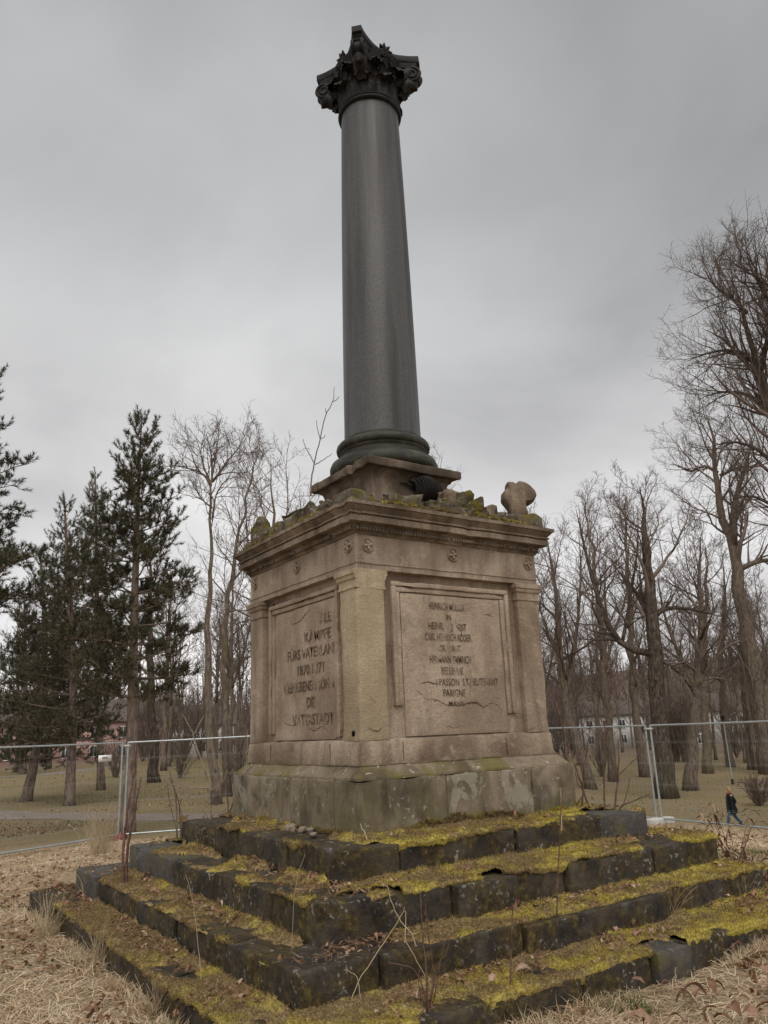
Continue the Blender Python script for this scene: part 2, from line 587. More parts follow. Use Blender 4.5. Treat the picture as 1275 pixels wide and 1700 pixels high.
n = Nt('worn_letter_dirt_shade', 0.95, 0.1)  # dark colour stands for dirt and the shade inside cut letters
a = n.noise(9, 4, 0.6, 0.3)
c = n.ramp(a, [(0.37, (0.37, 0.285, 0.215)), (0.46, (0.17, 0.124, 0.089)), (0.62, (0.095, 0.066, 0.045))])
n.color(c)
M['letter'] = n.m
n = Nt('crack_brown', 1.0, 0.0)  # plain brown for the thin tubes along cracks and socle joints
n.color((0.13, 0.092, 0.065))
M['crack'] = n.m

# moss: yellow-green cushions and brown dead patches, random from tuft to tuft
def moss_mat(name, per_island):
    n = Nt(name, 0.95, 0.1)
    big = n.noise(3.4, 5, 0.62, 0.5)
    fine = n.noise(60, 3, 0.6)
    yg = n.ramp(fine, [(0.3, (0.23, 0.175, 0.036)), (0.5, (0.47, 0.375, 0.080)), (0.72, (0.64, 0.54, 0.16))])
    br = n.ramp(fine, [(0.3, (0.13, 0.088, 0.042)), (0.5, (0.27, 0.19, 0.095)), (0.72, (0.42, 0.31, 0.17))])
    dt = n.t.nodes.new('ShaderNodeVectorMath'); dt.operation = 'DOT_PRODUCT'
    n.link(n.pos, dt.inputs[0]); dt.inputs[1].default_value = (0.022, -0.018, 0.0)       # the front side is the greener one
    big = n.math('ADD', big, dt.outputs['Value'])
    c = n.mix(n.ramp(big, [(0.46, 0.0), (0.62, 1.0)]), br, yg)
    if per_island:
        c = n.mix(n.math('MULTIPLY', n.island(), 0.4), c, (0.22, 0.165, 0.06), 'MIX')
    n.color(c)
    n.bump(n.noise(90, 3, 0.7), 0.8, 0.02)
    return n.m
M['moss'] = moss_mat('moss_mat', False)
M['mossfuzz'] = moss_mat('moss_tufts', True)

# ground
n = Nt('park_ground', 1.0, 0.05)
s = n.t.nodes.new('ShaderNodeVectorMath'); s.operation = 'LENGTH'
n.link(n.vec((1, 1, 0)), s.inputs[0])
rr = n.math('ADD', s.outputs['Value'], n.math('MULTIPLY', n.noise(0.5, 4, 0.6), 2.4))
inside = n.ramp(n.math('DIVIDE', rr, 20.0), [(0.60, 1.0), (0.72, 0.0)])
straw = n.ramp(n.noise(28, 5, 0.7, 0.5), [(0.3, (0.24, 0.165, 0.10)), (0.5, (0.43, 0.32, 0.205)), (0.7, (0.56, 0.44, 0.30))])
lawn = n.ramp(n.noise(0.45, 6, 0.65, 0.3), [(0.32, (0.30, 0.225, 0.145)), (0.5, (0.28, 0.235, 0.125)), (0.68, (0.215, 0.21, 0.09))])
lawn = n.mix(n.ramp(n.noise(1.6, 5, 0.7, 0.6, add=(5, 1, 0)), [(0.44, 0.0), (0.58, 0.6)]), lawn, (0.25, 0.195, 0.11))
lawn = n.mix(n.ramp(n.noise(0.16, 4, 0.6, 0.5, add=(1, 8, 0)), [(0.46, 0.0), (0.60, 0.55)]), lawn, (0.34, 0.26, 0.165))
lawn = n.mix(n.ramp(n.noise(9, 4, 0.7), [(0.38, 0.75), (0.58, 0.0)]), lawn, (0.16, 0.125, 0.075))
lawn = n.mix(n.ramp(n.noise(14, 2, 0.5, 0, add=(3, 3, 0)), [(0.70, 0.0), (0.74, 0.8)]), lawn, (0.36, 0.27, 0.18))
far = n.ramp(n.math('DIVIDE', s.outputs['Value'], 200.0), [(0.40, 0.0), (0.62, 1.0)])
lawn = n.mix(far, lawn, (0.19, 0.145, 0.105))
c = n.mix(inside, lawn, straw)
n.color(c)
n.bump(n.noise(24, 5, 0.75), 0.9, 0.05)
M['ground'] = n.m

n = Nt('gravel_path', 0.95, 0.1)
c = n.ramp(n.noise(5, 6, 0.65), [(0.35, (0.19, 0.155, 0.13)), (0.6, (0.275, 0.23, 0.195))])
n.color(n.mix(n.ramp(n.noise(60, 2, 0.6), [(0.55, 0.0), (0.7, 0.4)]), c, (0.35, 0.31, 0.27)))
n.bump(n.noise(50, 4, 0.7), 0.6, 0.02)
M['path'] = n.m

def strand_mat(name, stops, rough=0.8):
    n = Nt(name, rough, 0.15)
    c = n.ramp(n.island(), stops)
    c = n.mix(n.ramp(n.noise(1.6, 4, 0.6), [(0.35, 0.5), (0.6, 0.0)]), c, n.mix(1.0, c, (0.62, 0.50, 0.40), 'MULTIPLY'))
    n.color(c)
    return n.m
M['straw'] = strand_mat('dry_grass_blades', [(0.0, (0.33, 0.23, 0.145)), (0.3, (0.52, 0.39, 0.25)), (0.65, (0.66, 0.53, 0.36)), (0.93, (0.74, 0.63, 0.47)), (1.0, (0.24, 0.24, 0.09))])
M['stalk'] = strand_mat('dry_stalks', [(0.0, (0.42, 0.32, 0.20)), (1.0, (0.60, 0.49, 0.34))])
M['green'] = strand_mat('green_blades', [(0.0, (0.07, 0.10, 0.03)), (1.0, (0.16, 0.18, 0.06))])
n = Nt('fallen_leaf', 0.75, 0.2)
c = n.ramp(n.rand(), [(0.0, (0.17, 0.085, 0.05)), (0.35, (0.30, 0.17, 0.11)), (0.7, (0.42, 0.27, 0.185)), (1.0, (0.54, 0.41, 0.31))])
n.color(n.mix(n.ramp(n.noise(30, 3, 0.6), [(0.4, 0.5), (0.6, 0.0)]), c, (0.12, 0.065, 0.04)))
M['leaf'] = n.m
M['litter'] = strand_mat('leaf_litter', [(0.0, (0.10, 0.055, 0.03)), (0.4, (0.24, 0.14, 0.085)), (0.8, (0.36, 0.23, 0.15)), (1.0, (0.50, 0.38, 0.27))])

def bark(name, a, b, c, s=9):
    n = Nt(name, 0.95, 0.1)
    t = n.noise(s, 5, 0.65, 0.5, mul=(1, 1, 0.28))
    k = n.ramp(t, [(0.34, a), (0.52, b), (0.70, c)])
    k = n.mix(n.ramp(n.noise(0.9, 3, 0.6), [(0.5, 0.0), (0.68, 0.45)]), k, (b[0]*0.75, b[1]*0.95, b[2]*0.55))
    n.color(k)
    n.bump(t, 0.9, 0.04)
    return n.m
M['bark'] = bark('grey_brown_bark', (0.085, 0.063, 0.050), (0.175, 0.135, 0.108), (0.28, 0.225, 0.18))
M['barkdark'] = bark('dark_fissured_bark', (0.032, 0.024, 0.020), (0.095, 0.073, 0.060), (0.20, 0.16, 0.135))
M['barkpine'] = bark('pine_bark', (0.085, 0.062, 0.052), (0.20, 0.15, 0.125), (0.32, 0.255, 0.215))
n = Nt('bare_twigs', 0.9, 0.1)
n.color(n.ramp(n.island(), [(0.0, (0.10, 0.075, 0.063)), (0.6, (0.165, 0.125, 0.105)), (1.0, (0.25, 0.195, 0.165))]))
M['twig'] = n.m
n = Nt('pine_needles', 0.7, 0.25)
n.color(n.ramp(n.island(), [(0.0, (0.032, 0.034, 0.020)), (0.40, (0.066, 0.068, 0.038)), (0.72, (0.115, 0.112, 0.062)), (0.90, (0.155, 0.13, 0.08)), (1.0, (0.17, 0.115, 0.07))]))
M['needle'] = n.m
n = Nt('reddish_sapling_bark', 0.7, 0.3)
n.color(n.ramp(n.noise(20, 3, 0.6), [(0.35, (0.075, 0.038, 0.028)), (0.6, (0.17, 0.095, 0.070)), (0.75, (0.26, 0.17, 0.13))]))
M['sapling'] = n.m
n = Nt('pale_sapling_bark', 0.7, 0.3)
n.color(n.ramp(n.noise(20, 3, 0.6), [(0.35, (0.16, 0.12, 0.09)), (0.65, (0.36, 0.29, 0.22))]))
M['saplingpale'] = n.m
n = Nt('rusty_iron', 0.9, 0.2)
n.color(n.ramp(n.noise(25, 4, 0.6), [(0.35, (0.07, 0.024, 0.012)), (0.65, (0.20, 0.07, 0.035))]))
M['rust'] = n.m
n = Nt('galvanised_steel', 0.42, 0.5)
n.b.inputs['Metallic'].default_value = 0.75
n.color(n.ramp(n.noise(12, 3, 0.6), [(0.3, (0.36, 0.40, 0.41)), (0.7, (0.52, 0.56, 0.57))]))
M['zinc'] = n.m
n = Nt('fence_foot_plastic', 0.8, 0.2); n.color(n.ramp(n.noise(20, 3, 0.6), [(0.3, (0.13, 0.05, 0.04)), (0.7, (0.24, 0.10, 0.08))])); M['foot'] = n.m
n = Nt('concrete_foot', 0.9, 0.2); n.color(n.ramp(n.noise(20, 3, 0.6), [(0.3, (0.42, 0.40, 0.37)), (0.7, (0.62, 0.60, 0.57))])); M['conc'] = n.m
n = Nt('sign_white', 0.5, 0.4); n.color((0.80, 0.78, 0.74)); M['white'] = n.m
n = Nt('sign_ink', 0.6, 0.3); n.color((0.05, 0.06, 0.035)); M['ink'] = n.m
def plain(name, c, rough=0.8, var=0.15, s=6):
    n = Nt(name, rough, 0.25)
    n.color(n.ramp(n.noise(s, 4, 0.6), [(0.3, tuple(x*(1-var) for x in c)), (0.7, tuple(min(1, x*(1+var)) for x in c))]))
    return n.m
M['pebble'] = plain('pale_pebble', (0.25, 0.205, 0.165), 0.85, 0.35, 14)
M['pink'] = plain('pink_render', (0.62, 0.40, 0.36), 0.9, 0.06, 1)
M['whitewall'] = plain('white_render', (0.66, 0.64, 0.61), 0.9, 0.06, 1)
M['roof'] = plain('grey_brown_roof_tiles', (0.13, 0.105, 0.092), 0.9, 0.2, 3)
M['glass'] = plain('dark_window_glass', (0.05, 0.06, 0.07), 0.15, 0.1, 1)
M['coat'] = plain('black_coat_cloth', (0.008, 0.008, 0.011), 0.85, 0.2, 20)
M['jeans'] = plain('blue_denim', (0.045, 0.095, 0.16), 0.9, 0.2, 20)
M['skin'] = plain('skin', (0.50, 0.29, 0.21), 0.6, 0.05, 10)
M['hair'] = plain('fair_hair', (0.40, 0.23, 0.12), 0.7, 0.2, 40)
M['shoe'] = plain('dark_shoe_leather', (0.02, 0.018, 0.016), 0.5, 0.1, 20)
M['scarf'] = plain('rust_scarf', (0.20, 0.065, 0.035), 0.9, 0.1, 20)
M['redleaf'] = plain('red_brown_leaf', (0.30, 0.12, 0.09), 0.7, 0.2, 40)
# ------------------------------------------------------------------ ground and paths
def build_ground():
    rings = np.concatenate([np.arange(1.5, 30, 0.35), np.arange(30, 70, 1.2), np.geomspace(70, 1200, 50)])
    na = 230
    ang = np.arange(na)*2*math.pi/na
    X = rings[:, None]*np.cos(ang); Y = rings[:, None]*np.sin(ang)
    Z = ground_z(X, Y)
    V = np.stack([X, Y, Z], -1).reshape(-1, 3)
    Q = grid_faces(len(rings), na, True)
    me = mesh_np('ground', V, Q)
    shade(me)
    return obj('ground', me, M['ground'], kind='structure')
build_ground()

def strip(name, pts, width, mat, lift=0.03):
    P = np.asarray(pts, float)[:, :2]
    d = np.concatenate([[0], np.cumsum(np.linalg.norm(np.diff(P, axis=0), axis=1))])
    t = np.arange(0, d[-1], 0.5)
    C = np.stack([np.interp(t, d, P[:, k]) for k in range(2)], 1)
    for _ in range(12):
        C[1:-1] = (C[:-2]+C[1:-1]*2+C[2:])/4
    T = np.gradient(C, axis=0)
    T /= np.linalg.norm(T, axis=1)[:, None]
    Nn = np.stack([-T[:, 1], T[:, 0]], 1)
    wv = np.linspace(-1, 1, 9)
    w = width/2*(1+0.10*vn(np.concatenate([C, 0*C[:, :1]], 1), 0.6, 8))
    G = C[:, None, :] + Nn[:, None, :]*wv[None, :, None]*w[:, None, None]
    Z = ground_z(G[..., 0], G[..., 1]) + lift*(1-0.75*np.abs(wv[None, :])**3)
    V = np.concatenate([G, Z[..., None]], -1).reshape(-1, 3)
    me = mesh_np(name, V, grid_faces(len(C), 9))
    shade(me)
    return obj(name, me, mat, kind='structure')
strip('path', [hit(-260, 1345), hit(0, 1354), hit(110, 1353), hit(240, 1357), hit(380, 1356), hit(520, 1345)], 2.6, M['path'])
strip('path', [hit(-120, 1296), hit(0, 1291), hit(60, 1288), hit(120, 1281), hit(170, 1276), hit(230, 1270)], 4.0, M['path'], 0.05)
strip('path', [hit(1480, 1290), hit(1380, 1294), hit(1300, 1297), hit(1266, 1300), hit(1243, 1302)], 3.4, M['path'], 0.05)

# ------------------------------------------------------------------ the steps
plat = empty('stepped_platform', 'four mossy dark stone steps crumbling under the memorial column', 'steps', (0, 0, -0.2))
STEPS = [  # x left, x right, y front, y back, z bottom, z top
    (-2.50, 2.56, -2.60, 2.72, -0.30, 0.010),
    (-2.17, 2.14, -2.15, 2.30, -0.02, 0.206),
    (-1.85, 1.96, -1.88, 1.86, 0.185, 0.441),
    (-1.49, 1.53, -1.49, 1.48, 0.425, 0.657)]
JF = [  # joints along the front, from the left corner to the right
    [-1.75, -0.56, 0.05, 0.40, 1.45], [-1.64, -0.60, 0.83], [-0.90, -0.36, 0.15, 1.10], [-1.02, 0.05, 0.98]]
JL = [  # joints along the left side, from front to back
    [-1.0, 0.35, 1.75], [-1.30, -0.35, 0.65, 1.62], [-1.18, -0.25, 0.62], [-0.72, 0.10, 0.85]]
DEP = 0.52
def lower(o, dz):
    o.location.z += dz
rs = random.Random(3)
for k, (xl, xr, yf, yb, z0, z1) in enumerate(STEPS):
    V, Q, T = square_loft([(1, z0+0.02), (1, z1-0.05)], nseg=2, amp=0)
    V[:, 0] = np.where(V[:, 0] < 0, xl+0.07, xr-0.07)*np.abs(V[:, 0]) if False else (V[:, 0]+1)/2*(xr-xl-0.14)+xl+0.07
    V[:, 1] = (V[:, 1]+1)/2*(yb-yf-0.14)+yf+0.07
    core = obj('step', mesh_np('step', V, Q, T), M['core'], plat)
    core.location.z = 0.2
    def block(x0, x1, y0, y1, front, mat=None, dz=0.0, tilt=(0, 0, 0), out=None):
        g = 0.006+rs.random()*0.008
        off = rs.uniform(-0.014, 0.014) if out is None else out
        if front: y0 -= off
        else: x0 -= off
        tl = tuple(a+rs.uniform(-0.006, 0.006) for a in tilt)
        o = stone('stone_block', (x0+g, x1-g, y0+g*0, y1-g, z0, z1+dz+rs.uniform(-0.010, 0.008)), mat or M['step'], core,
                  seg=0.055, rad=0.016, amp=0.0075, seed=rs.randrange(9999), tilt=tl)
        return o
    xs = [xl]+JF[k]+[xr]
    for i in range(len(xs)-1):
        kw = {}
        if k == 3 and i == len(xs)-2: kw = dict(tilt=(0.0, 0.03, -0.10), mat=M['slate'], out=0.03)
        if k == 2 and i == 1: kw = dict(out=0.045)
        if k == 2 and i == 2: kw = dict(out=-0.02)
        if k == 1 and i == 0: kw = dict(out=0.0, dz=0.008)
        if k == 1 and i == 1: kw = dict(out=0.03)
        if k == 1 and i == 2: kw = dict(out=0.05)
        if k == 0 and i == 3: kw = dict(out=0.05, mat=M['slate'], dz=0.02)
        block(xs[i], xs[i+1], yf, yf+DEP, True, **kw)
    ys = [yf+DEP]+JL[k]+[yb]
    for i in range(len(ys)-1):
        kw = {}
        if k == 1 and i == len(ys)-2: kw = dict(mat=M['slate'], out=0.05, dz=0.035, tilt=(0, 0, 0.02))
        if k == 2 and i == len(ys)-2: kw = dict(mat=M['slate'])
        if k == 0 and i == len(ys)-2: kw = dict(out=0.05)
        block(xl, xl+DEP, ys[i], ys[i+1], False, **kw)
    nb = 4
    for i in range(nb):                                   # the two sides that face away
        a = xl+DEP+(xr-xl-DEP)*i/nb
        b = xl+DEP+(xr-xl-DEP)*(i+1)/nb
        stone('stone_block', (a+0.008, b-0.008, yb-DEP, yb, z0, z1+rs.uniform(-0.01, 0.008)), M['step'], core, seg=0.09, rad=0.016, amp=0.0075, seed=rs.randrange(9999))
        a = yf+DEP+(yb-yf-2*DEP)*i/nb
        b = yf+DEP+(yb-yf-2*DEP)*(i+1)/nb
        stone('stone_block', (xr-DEP, xr, a+0.008, b-0.008, z0, z1+rs.uniform(-0.01, 0.008)), M['step'], core, seg=0.09, rad=0.016, amp=0.0075, seed=rs.randrange(9999))
# core meshes are modelled in world coordinates; undo the platform's own offset for them
for o in plat.children:
    o.location.z = 0.2

# ------------------------------------------------------------------ the memorial
mem = empty('memorial_column', 'tall granite column on a square sandstone war memorial pedestal', 'monument', (0, 0, 0))
pl = loft_obj('plinth', [(1.06, 0.60), (1.06, 1.02)], M['core'], mem, nseg=2, amp=0)
S0 = 1.119
for (a, b) in ((-S0, -0.30), (-0.30, 0.62), (0.62, S0)):
    stone('stone_block', (a+0.001, b-0.001, -S0, -S0+0.35, 0.60, 1.049), M['plinth'], pl, seg=0.05, rad=0.010, amp=0.005, seed=int(a*100)+300)
for (a, b) in ((-S0+0.351, -0.06), (-0.06, 0.55), (0.55, S0)):
    stone('stone_block', (-S0, -S0+0.35, a+0.002, b-0.002, 0.60, 1.049), M['plinth'], pl, seg=0.05, rad=0.010, amp=0.005, seed=int(a*100)+500)
for (a, b) in ((-S0+0.351, 0.1), (0.1, S0)):
    stone('stone_block', (a, b-0.003, S0-0.35, S0, 0.60, 1.049), M['plinth'], pl, seg=0.09, rad=0.010, amp=0.005, seed=int(a*100)+700)
stone('stone_block', (S0-0.35, S0-0.002, -S0+0.351, S0-0.353, 0.60, 1.049), M['plinth'], pl, seg=0.09, rad=0.010, amp=0.005, seed=801)
n = Nt('mossy_slope_stone', 0.92, 0.15)
a = n.noise(4.0, 6, 0.62, 0.5, add=(7, 1, 2))
c = n.ramp(a, [(0.36, (0.105, 0.08, 0.055)), (0.5, (0.185, 0.15, 0.105)), (0.66, (0.27, 0.22, 0.165))])
c = n.mix(n.ramp(n.noise(3.1, 5, 0.6, 0.4), [(0.48, 0.0), (0.6, 0.75)]), c, (0.14, 0.12, 0.035))
c = n.mix(n.ramp(n.noise(16, 4, 0.6, 0.8), [(0.64, 0.0), (0.67, 0.8)]), c, (0.50, 0.47, 0.41))
n.color(c)
n.bump(n.noise(22, 5, 0.7), 0.6, 0.012)
M['slope'] = n.m
loft_obj('chamfer', [(1.085, 1.046), (1.108, 1.05), (1.105, 1.068), (1.03, 1.142), (1.034, 1.152), (0.98, 1.154)], M['slope'], mem, nseg=60, amp=0.004, chip=0.03, seed=3, cap=False)
so = loft_obj('socle', [(1.008, 1.150), (1.012, 1.16), (1.004, 1.31), (0.995, 1.328), (0.95, 1.336)], M['sand'], mem, nseg=60, amp=0.0035, chip=0.03, seed=5, cap=False)
# joints of the socle course
for (x, y, ax) in ((-0.62, -1.0, 'x'), (0.46, -1.0, 'x'), (-1.0, -0.55, 'y'), (-1.0, 0.52, 'y')):
    b = MB()
    pts = [(x+random.uniform(-.004, .004), y-0.0095, z) if ax == 'x' else (x-0.0095, y+random.uniform(-.004, .004), z) for z in np.linspace(1.165, 1.312, 6)]
    b.tube(pts, 0.0035, 5)
    obj('joint', b.mesh('joint'), M['crack'], so)
# the body between the pilasters
body = loft_obj('die', [(0.935, 1.30), (0.935, 2.72)], M['sand'], mem, nseg=50, amp=0.003, seed=11)
for sx in (-1, 1):
    for sy in (-1, 1):
        x0, x1 = (-1.0, -0.735) if sx < 0 else (0.735, 1.0)
        y0, y1 = (-1.0, -0.735) if sy < 0 else (0.735, 1.0)
        near = sx < 0 and sy < 0
        pil = stone('pilaster', (x0, x1, y0, y1, 1.325, 2.665), M['plaster'] if near else M['sand'], mem,
                    seg=0.035, rad=0.012, amp=0.0042 if not near else 0.0055, seed=20+sx+3*sy, scale=6)
        if near: pil['label'] = 'corner pilaster patched with yellowish render'
        # capital mouldings of the pilaster, broken off on the near front side
        cx, cy = (x0+x1)/2, (y0+y1)/2
        hw = (x1-x0)/2
        prof = [(hw+0.003, 2.500), (hw+0.010, 2.503), (hw+0.010, 2.516), (hw+0.004, 2.520), (hw+0.004, 2.572), (hw+0.016, 2.580), (hw+0.022, 2.598), (hw+0.022, 2.606), (hw+0.034, 2.616), (hw+0.034, 2.652), (hw+0.01, 2.660)]
        V, Q, T = square_loft(prof, nseg=14, amp=0.003, seed=40+sx+5*sy, chip=0.02, cx=cx, cy=cy)
        if near:
            f = np.clip((V[:, 1]-cy+hw*0.8)/(hw*0.5), 0, 1)    # shrink the front side to the shaft of the pilaster
            V[:, 1] = np.where(V[:, 1] < cy, np.maximum(V[:, 1], cy-hw-0.003-0.0*f), V[:, 1])
        me = mesh_np('pilaster_capital', V, Q, T); shade(me, 30)
        obj('pilaster_capital', me, M['plaster'] if near else M['sand'], pil)

# inscription panels
def text_mesh(body_txt, width, height, seed):
    cu = bpy.data.curves.new('inscription', 'FONT')
    cu.body = body_txt
    cu.align_x = 'CENTER'
    cu.size = 1.0
    cu.offset = 0.012
    cu.resolution_u = 3
    o = bpy.data.objects.new('tmp', cu)
    col.objects.link(o)
    dg = bpy.context.evaluated_depsgraph_get()
    me = bpy.data.meshes.new_from_object(o.evaluated_get(dg))
    bpy.data.objects.remove(o)
    bpy.data.curves.remove(cu)
    V = np.zeros(len(me.vertices)*3)
    me.vertices.foreach_get('co', V)
    V = V.reshape(-1, 3)
    w = V[:, 0].max()-V[:, 0].min()
    h = 0.70
    V[:, 0] = (V[:, 0]-(V[:, 0].max()+V[:, 0].min())/2)*width/w
    V[:, 1] = V[:, 1]*height/h
    V[:, :2] += vnoise3(V+seed, 60.0, seed, 1)[:, :2]*0.0022
    me.vertices.foreach_set('co', V.ravel())
    me.materials.clear()
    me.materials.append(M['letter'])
    return me
def crack(parent, pts, fn, r=0.0035, seed=0):
    b = MB()
    P = []
    rr = random.Random(seed)
    for (a, c), (a2, c2) in zip(pts[:-1], pts[1:]):
        for t in np.linspace(0, 1, 6)[:-1]:
            P.append((a+(a2-a)*t+rr.uniform(-.006, .006), c+(c2-c)*t+rr.uniform(-.006, .006)))
    P.append(pts[-1])
    W = [fn(a, c, 0.001) for a, c in P]
    rad = 0.62*r*np.abs(np.sin(np.linspace(0.25, math.pi-0.15, len(W))))*np.array([rr.uniform(0.6, 1.3) for _ in W])
    b.tube(W, rad, 5)
    return obj('crack', b.mesh('crack'), M['crack'], parent)

FRONT = lambda a, z, d: (a, -0.950-d, z)          # a runs along x
LEFT = lambda a, z, d: (-0.950-d, -a, z)          # a runs along -y (to the right when facing it)
LT_FRONT = [("HEINRICH MÜLLER", .39, .058, 2.374, -.06), ("IN", .05, .05, 2.288, -.045), ("HEINR.", .165, .058, 2.205, -.185), ("J", .03, .056, 2.205, -.02), ("OST", .10, .058, 2.205, .095),
            ("CARL HEINRICH RÖDER", .50, .060, 2.112, -.06), ("OR WANT", .225, .056, 2.022, -.05), ("HERMANN EMMRICH", .445, .060, 1.926, -.05),
            ("BELLEVUE", .235, .058, 1.834, -.04), ("I PASSON", .245, .058, 1.740, -.095), ("S.T LIEUTENANT", .40, .060, 1.742, .265),
            ("PARIGNE", .24, .058, 1.652, -.03), ("MANS", .16, .035, 1.578, -.02)]
LT_LEFT = [("ALE", .20, .085, 2.305, .41), ("KÄMPFE", .46, .085, 2.170, .27), ("FÜRS VATERLAND", .90, .088, 2.035, .165), ("1870.1871", .47, .085, 1.895, .14),
           ("GEBLIEBENEN SÖHNE", .94, .085, 1.755, .115), ("DIE", .15, .085, 1.615, .14), ("VATERSTADT", .72, .085, 1.475, .16)]
for side, fn, lines in (('front', FRONT, LT_FRONT), ('left', LEFT, LT_LEFT), ('right', None, None), ('back', None, None)):
    # the panel slab and its two-stepped frame; sides that face away get plain panels
    def place(a0, a1, d0, d1, z0_, z1_):
        if side == 'front': return (a0, a1, -0.935-d1, -0.935-d0, z0_, z1_)
        if side == 'left': return (-0.935-d1, -0.935-d0, -a1, -a0, z0_, z1_)
        if side == 'right': return (0.935+d0, 0.935+d1, a0, a1, z0_, z1_)
        return (-a1, -a0, 0.935+d0, 0.935+d1, z0_, z1_)
    sd_ = {'front': 60, 'left': 70, 'right': 80, 'back': 90}[side]
    pan = stone('inscription_panel', place(-0.545, 0.545, -0.03, 0.0145, 1.345, 2.495), M['panel'], mem, seg=0.03, rad=0.005, amp=0.0028, seed=sd_, scale=7)
    zb = {'front': (1.58, 1.50), 'left': (1.40, 1.36)}.get(side, (1.36, 1.36))
    for nm, (a0, a1, z0_, z1_) in (('top', (-0.645, 0.645, 2.545, 2.585)), ('left', (-0.645, -0.605, zb[0], 2.545)), ('right', (0.605, 0.645, zb[1], 2.545))):
        fr = stone('panel_frame', place(a0, a1, -0.02, 0.040, z0_, z1_), M['panel'], mem, seg=0.03, rad=0.008, amp=0.004, seed=sd_+len(nm))
        b0 = dict(top=(-0.604, 0.604, 2.500, 2.544), left=(-0.604, -0.556, zb[0], 2.499), right=(0.556, 0.604, zb[1], 2.499))[nm]
        stone('inner_moulding', place(b0[0], b0[1], -0.02, 0.024, b0[2], b0[3]), M['panel'], fr, seg=0.03, rad=0.010, amp=0.004, seed=sd_+9+len(nm))
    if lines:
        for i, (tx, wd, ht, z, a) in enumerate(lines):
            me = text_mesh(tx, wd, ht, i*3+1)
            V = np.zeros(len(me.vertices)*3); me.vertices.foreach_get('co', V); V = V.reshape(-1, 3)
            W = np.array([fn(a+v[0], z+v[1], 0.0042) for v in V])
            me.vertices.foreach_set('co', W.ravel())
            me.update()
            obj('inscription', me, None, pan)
    if side == 'front':
        crack(pan, [(-0.42, 1.70), (-0.33, 1.635), (-0.22, 1.625), (-0.12, 1.585), (0.03, 1.575), (0.12, 1.60), (0.20, 1.595), (0.28, 1.56), (0.36, 1.59), (0.42, 1.585), (0.49, 1.52)], fn, 0.006, 1)
        crack(pan, [(0.03, 2.30), (0.035, 2.24), (0.09, 2.205), (0.085, 2.15)], fn, 0.004, 2)
        crack(pan, [(0.10, 1.84), (0.115, 1.76), (0.15, 1.74), (0.14, 1.67)], fn, 0.004, 3)
        crack(pan, [(0.35, 2.355), (0.43, 2.358), (0.45, 2.33)], fn, 0.005, 4)
        crack(pan, [(-0.30, 2.49), (-0.30, 2.42)], fn, 0.003, 5)
        crack(pan, [(-0.40, 1.752), (-0.30, 1.768), (-0.22, 1.752), (-0.16, 1.765)], fn, 0.007, 6)
        crack(pan, [(-0.15, 1.42), (-0.05, 1.40), (0.02, 1.41)], fn, 0.003, 7)
        crack(pan, [(0.05, 1.585), (0.16, 1.605), (0.24, 1.59)], fn, 0.008, 17)
    if side == 'left':
        crack(pan, [(-0.22, 2.36), (-0.04, 2.375), (0.02, 2.40), (0.12, 2.44), (0.15, 2.47)], fn, 0.006, 8)
        crack(pan, [(-0.38, 1.50), (-0.2, 1.47), (-0.05, 1.51)], fn, 0.006, 9)
        crack(pan, [(0.1, 1.44), (0.2, 1.42), (0.3, 1.45), (0.42, 1.43)], fn, 0.006, 10)
        crack(pan, [(-0.35, 1.77), (-0.33, 1.83), (-0.28, 1.845)], fn, 0.007, 11)
# cracks and holes in the rendered corner
pilN = [o for o in mem.children if o.name.startswith('pilaster') and 'label' in o][0]
PF = lambda a, z, d: (a, -1.001-d, z)
crack(pilN, [(-0.95, 1.70), (-0.90, 1.645), (-0.85, 1.60)], PF, 0.003, 12)
crack(pilN, [(-0.93, 1.42), (-0.84, 1.40), (-0.80, 1.42)], PF, 0.004, 13)
for (p, ax, pr) in (((-0.938, 0.60, 2.595), 'x', body), ((-1.002, -0.90, 1.385), 'x', pilN)):
    b = MB(); b.tube([np.array(p)+(0.012, 0, 0), np.array(p)-(0.004, 0, 0)], [0.022, 0.022], 10)
    obj('hole', b.mesh('hole'), M['core'], pr)

# frieze with rosettes
fz = loft_obj('frieze', [(0.935, 2.655), (1.0, 2.657), (1.0, 2.700), (1.008, 2.704), (1.008, 2.712), (1.0, 2.716), (1.0, 2.944), (0.9, 2.945)], M['frieze'], mem, nseg=60, amp=0.003, chip=0.03, seed=31)
def rosette():
    b = MB()
    V, Q = lathe([(0.058, 0.0), (0.058, 0.012), (0.053, 0.018), (0.047, 0.012), (0.045, 0.006), (0.0, 0.006)], 28)
    b.add(V, Q=Q)
    for q in range(4):
        a = q*math.pi/2+0.2
        for s in np.linspace(0, 1, 4):
            pass
        P = [(math.cos(a)*r_, math.sin(a)*r_, 0.010+0.007*math.sin(r_/0.042*math.pi)) for r_ in np.linspace(0.006, 0.043, 6)]
        b.tube(P, [0.006, 0.009, 0.012, 0.014, 0.012, 0.004], 8)
    V, Q = lathe([(0.011, 0.004), (0.012, 0.016), (0.006, 0.022), (0.0, 0.023)], 12)
    b.add(V, Q=Q)
    me = b.mesh('rosette'); shade(me, 40)
    return me
ros = rosette()
for (a, z) in ((-0.885, 2.853), (0.0, 2.853), (0.90, 2.856)):
    for rz, loc in ((0, (a, -0.998, z)), (-90, (-0.998, -a, z)), (90, (0.998, a, z)), (180, (-a, 0.998, z))):
        o = obj('rosette', ros, M['frieze'], fz)
        o.location = loc
        o.rotation_euler = (R(90), 0, R(rz)) if rz != 0 else (R(90), 0, 0)

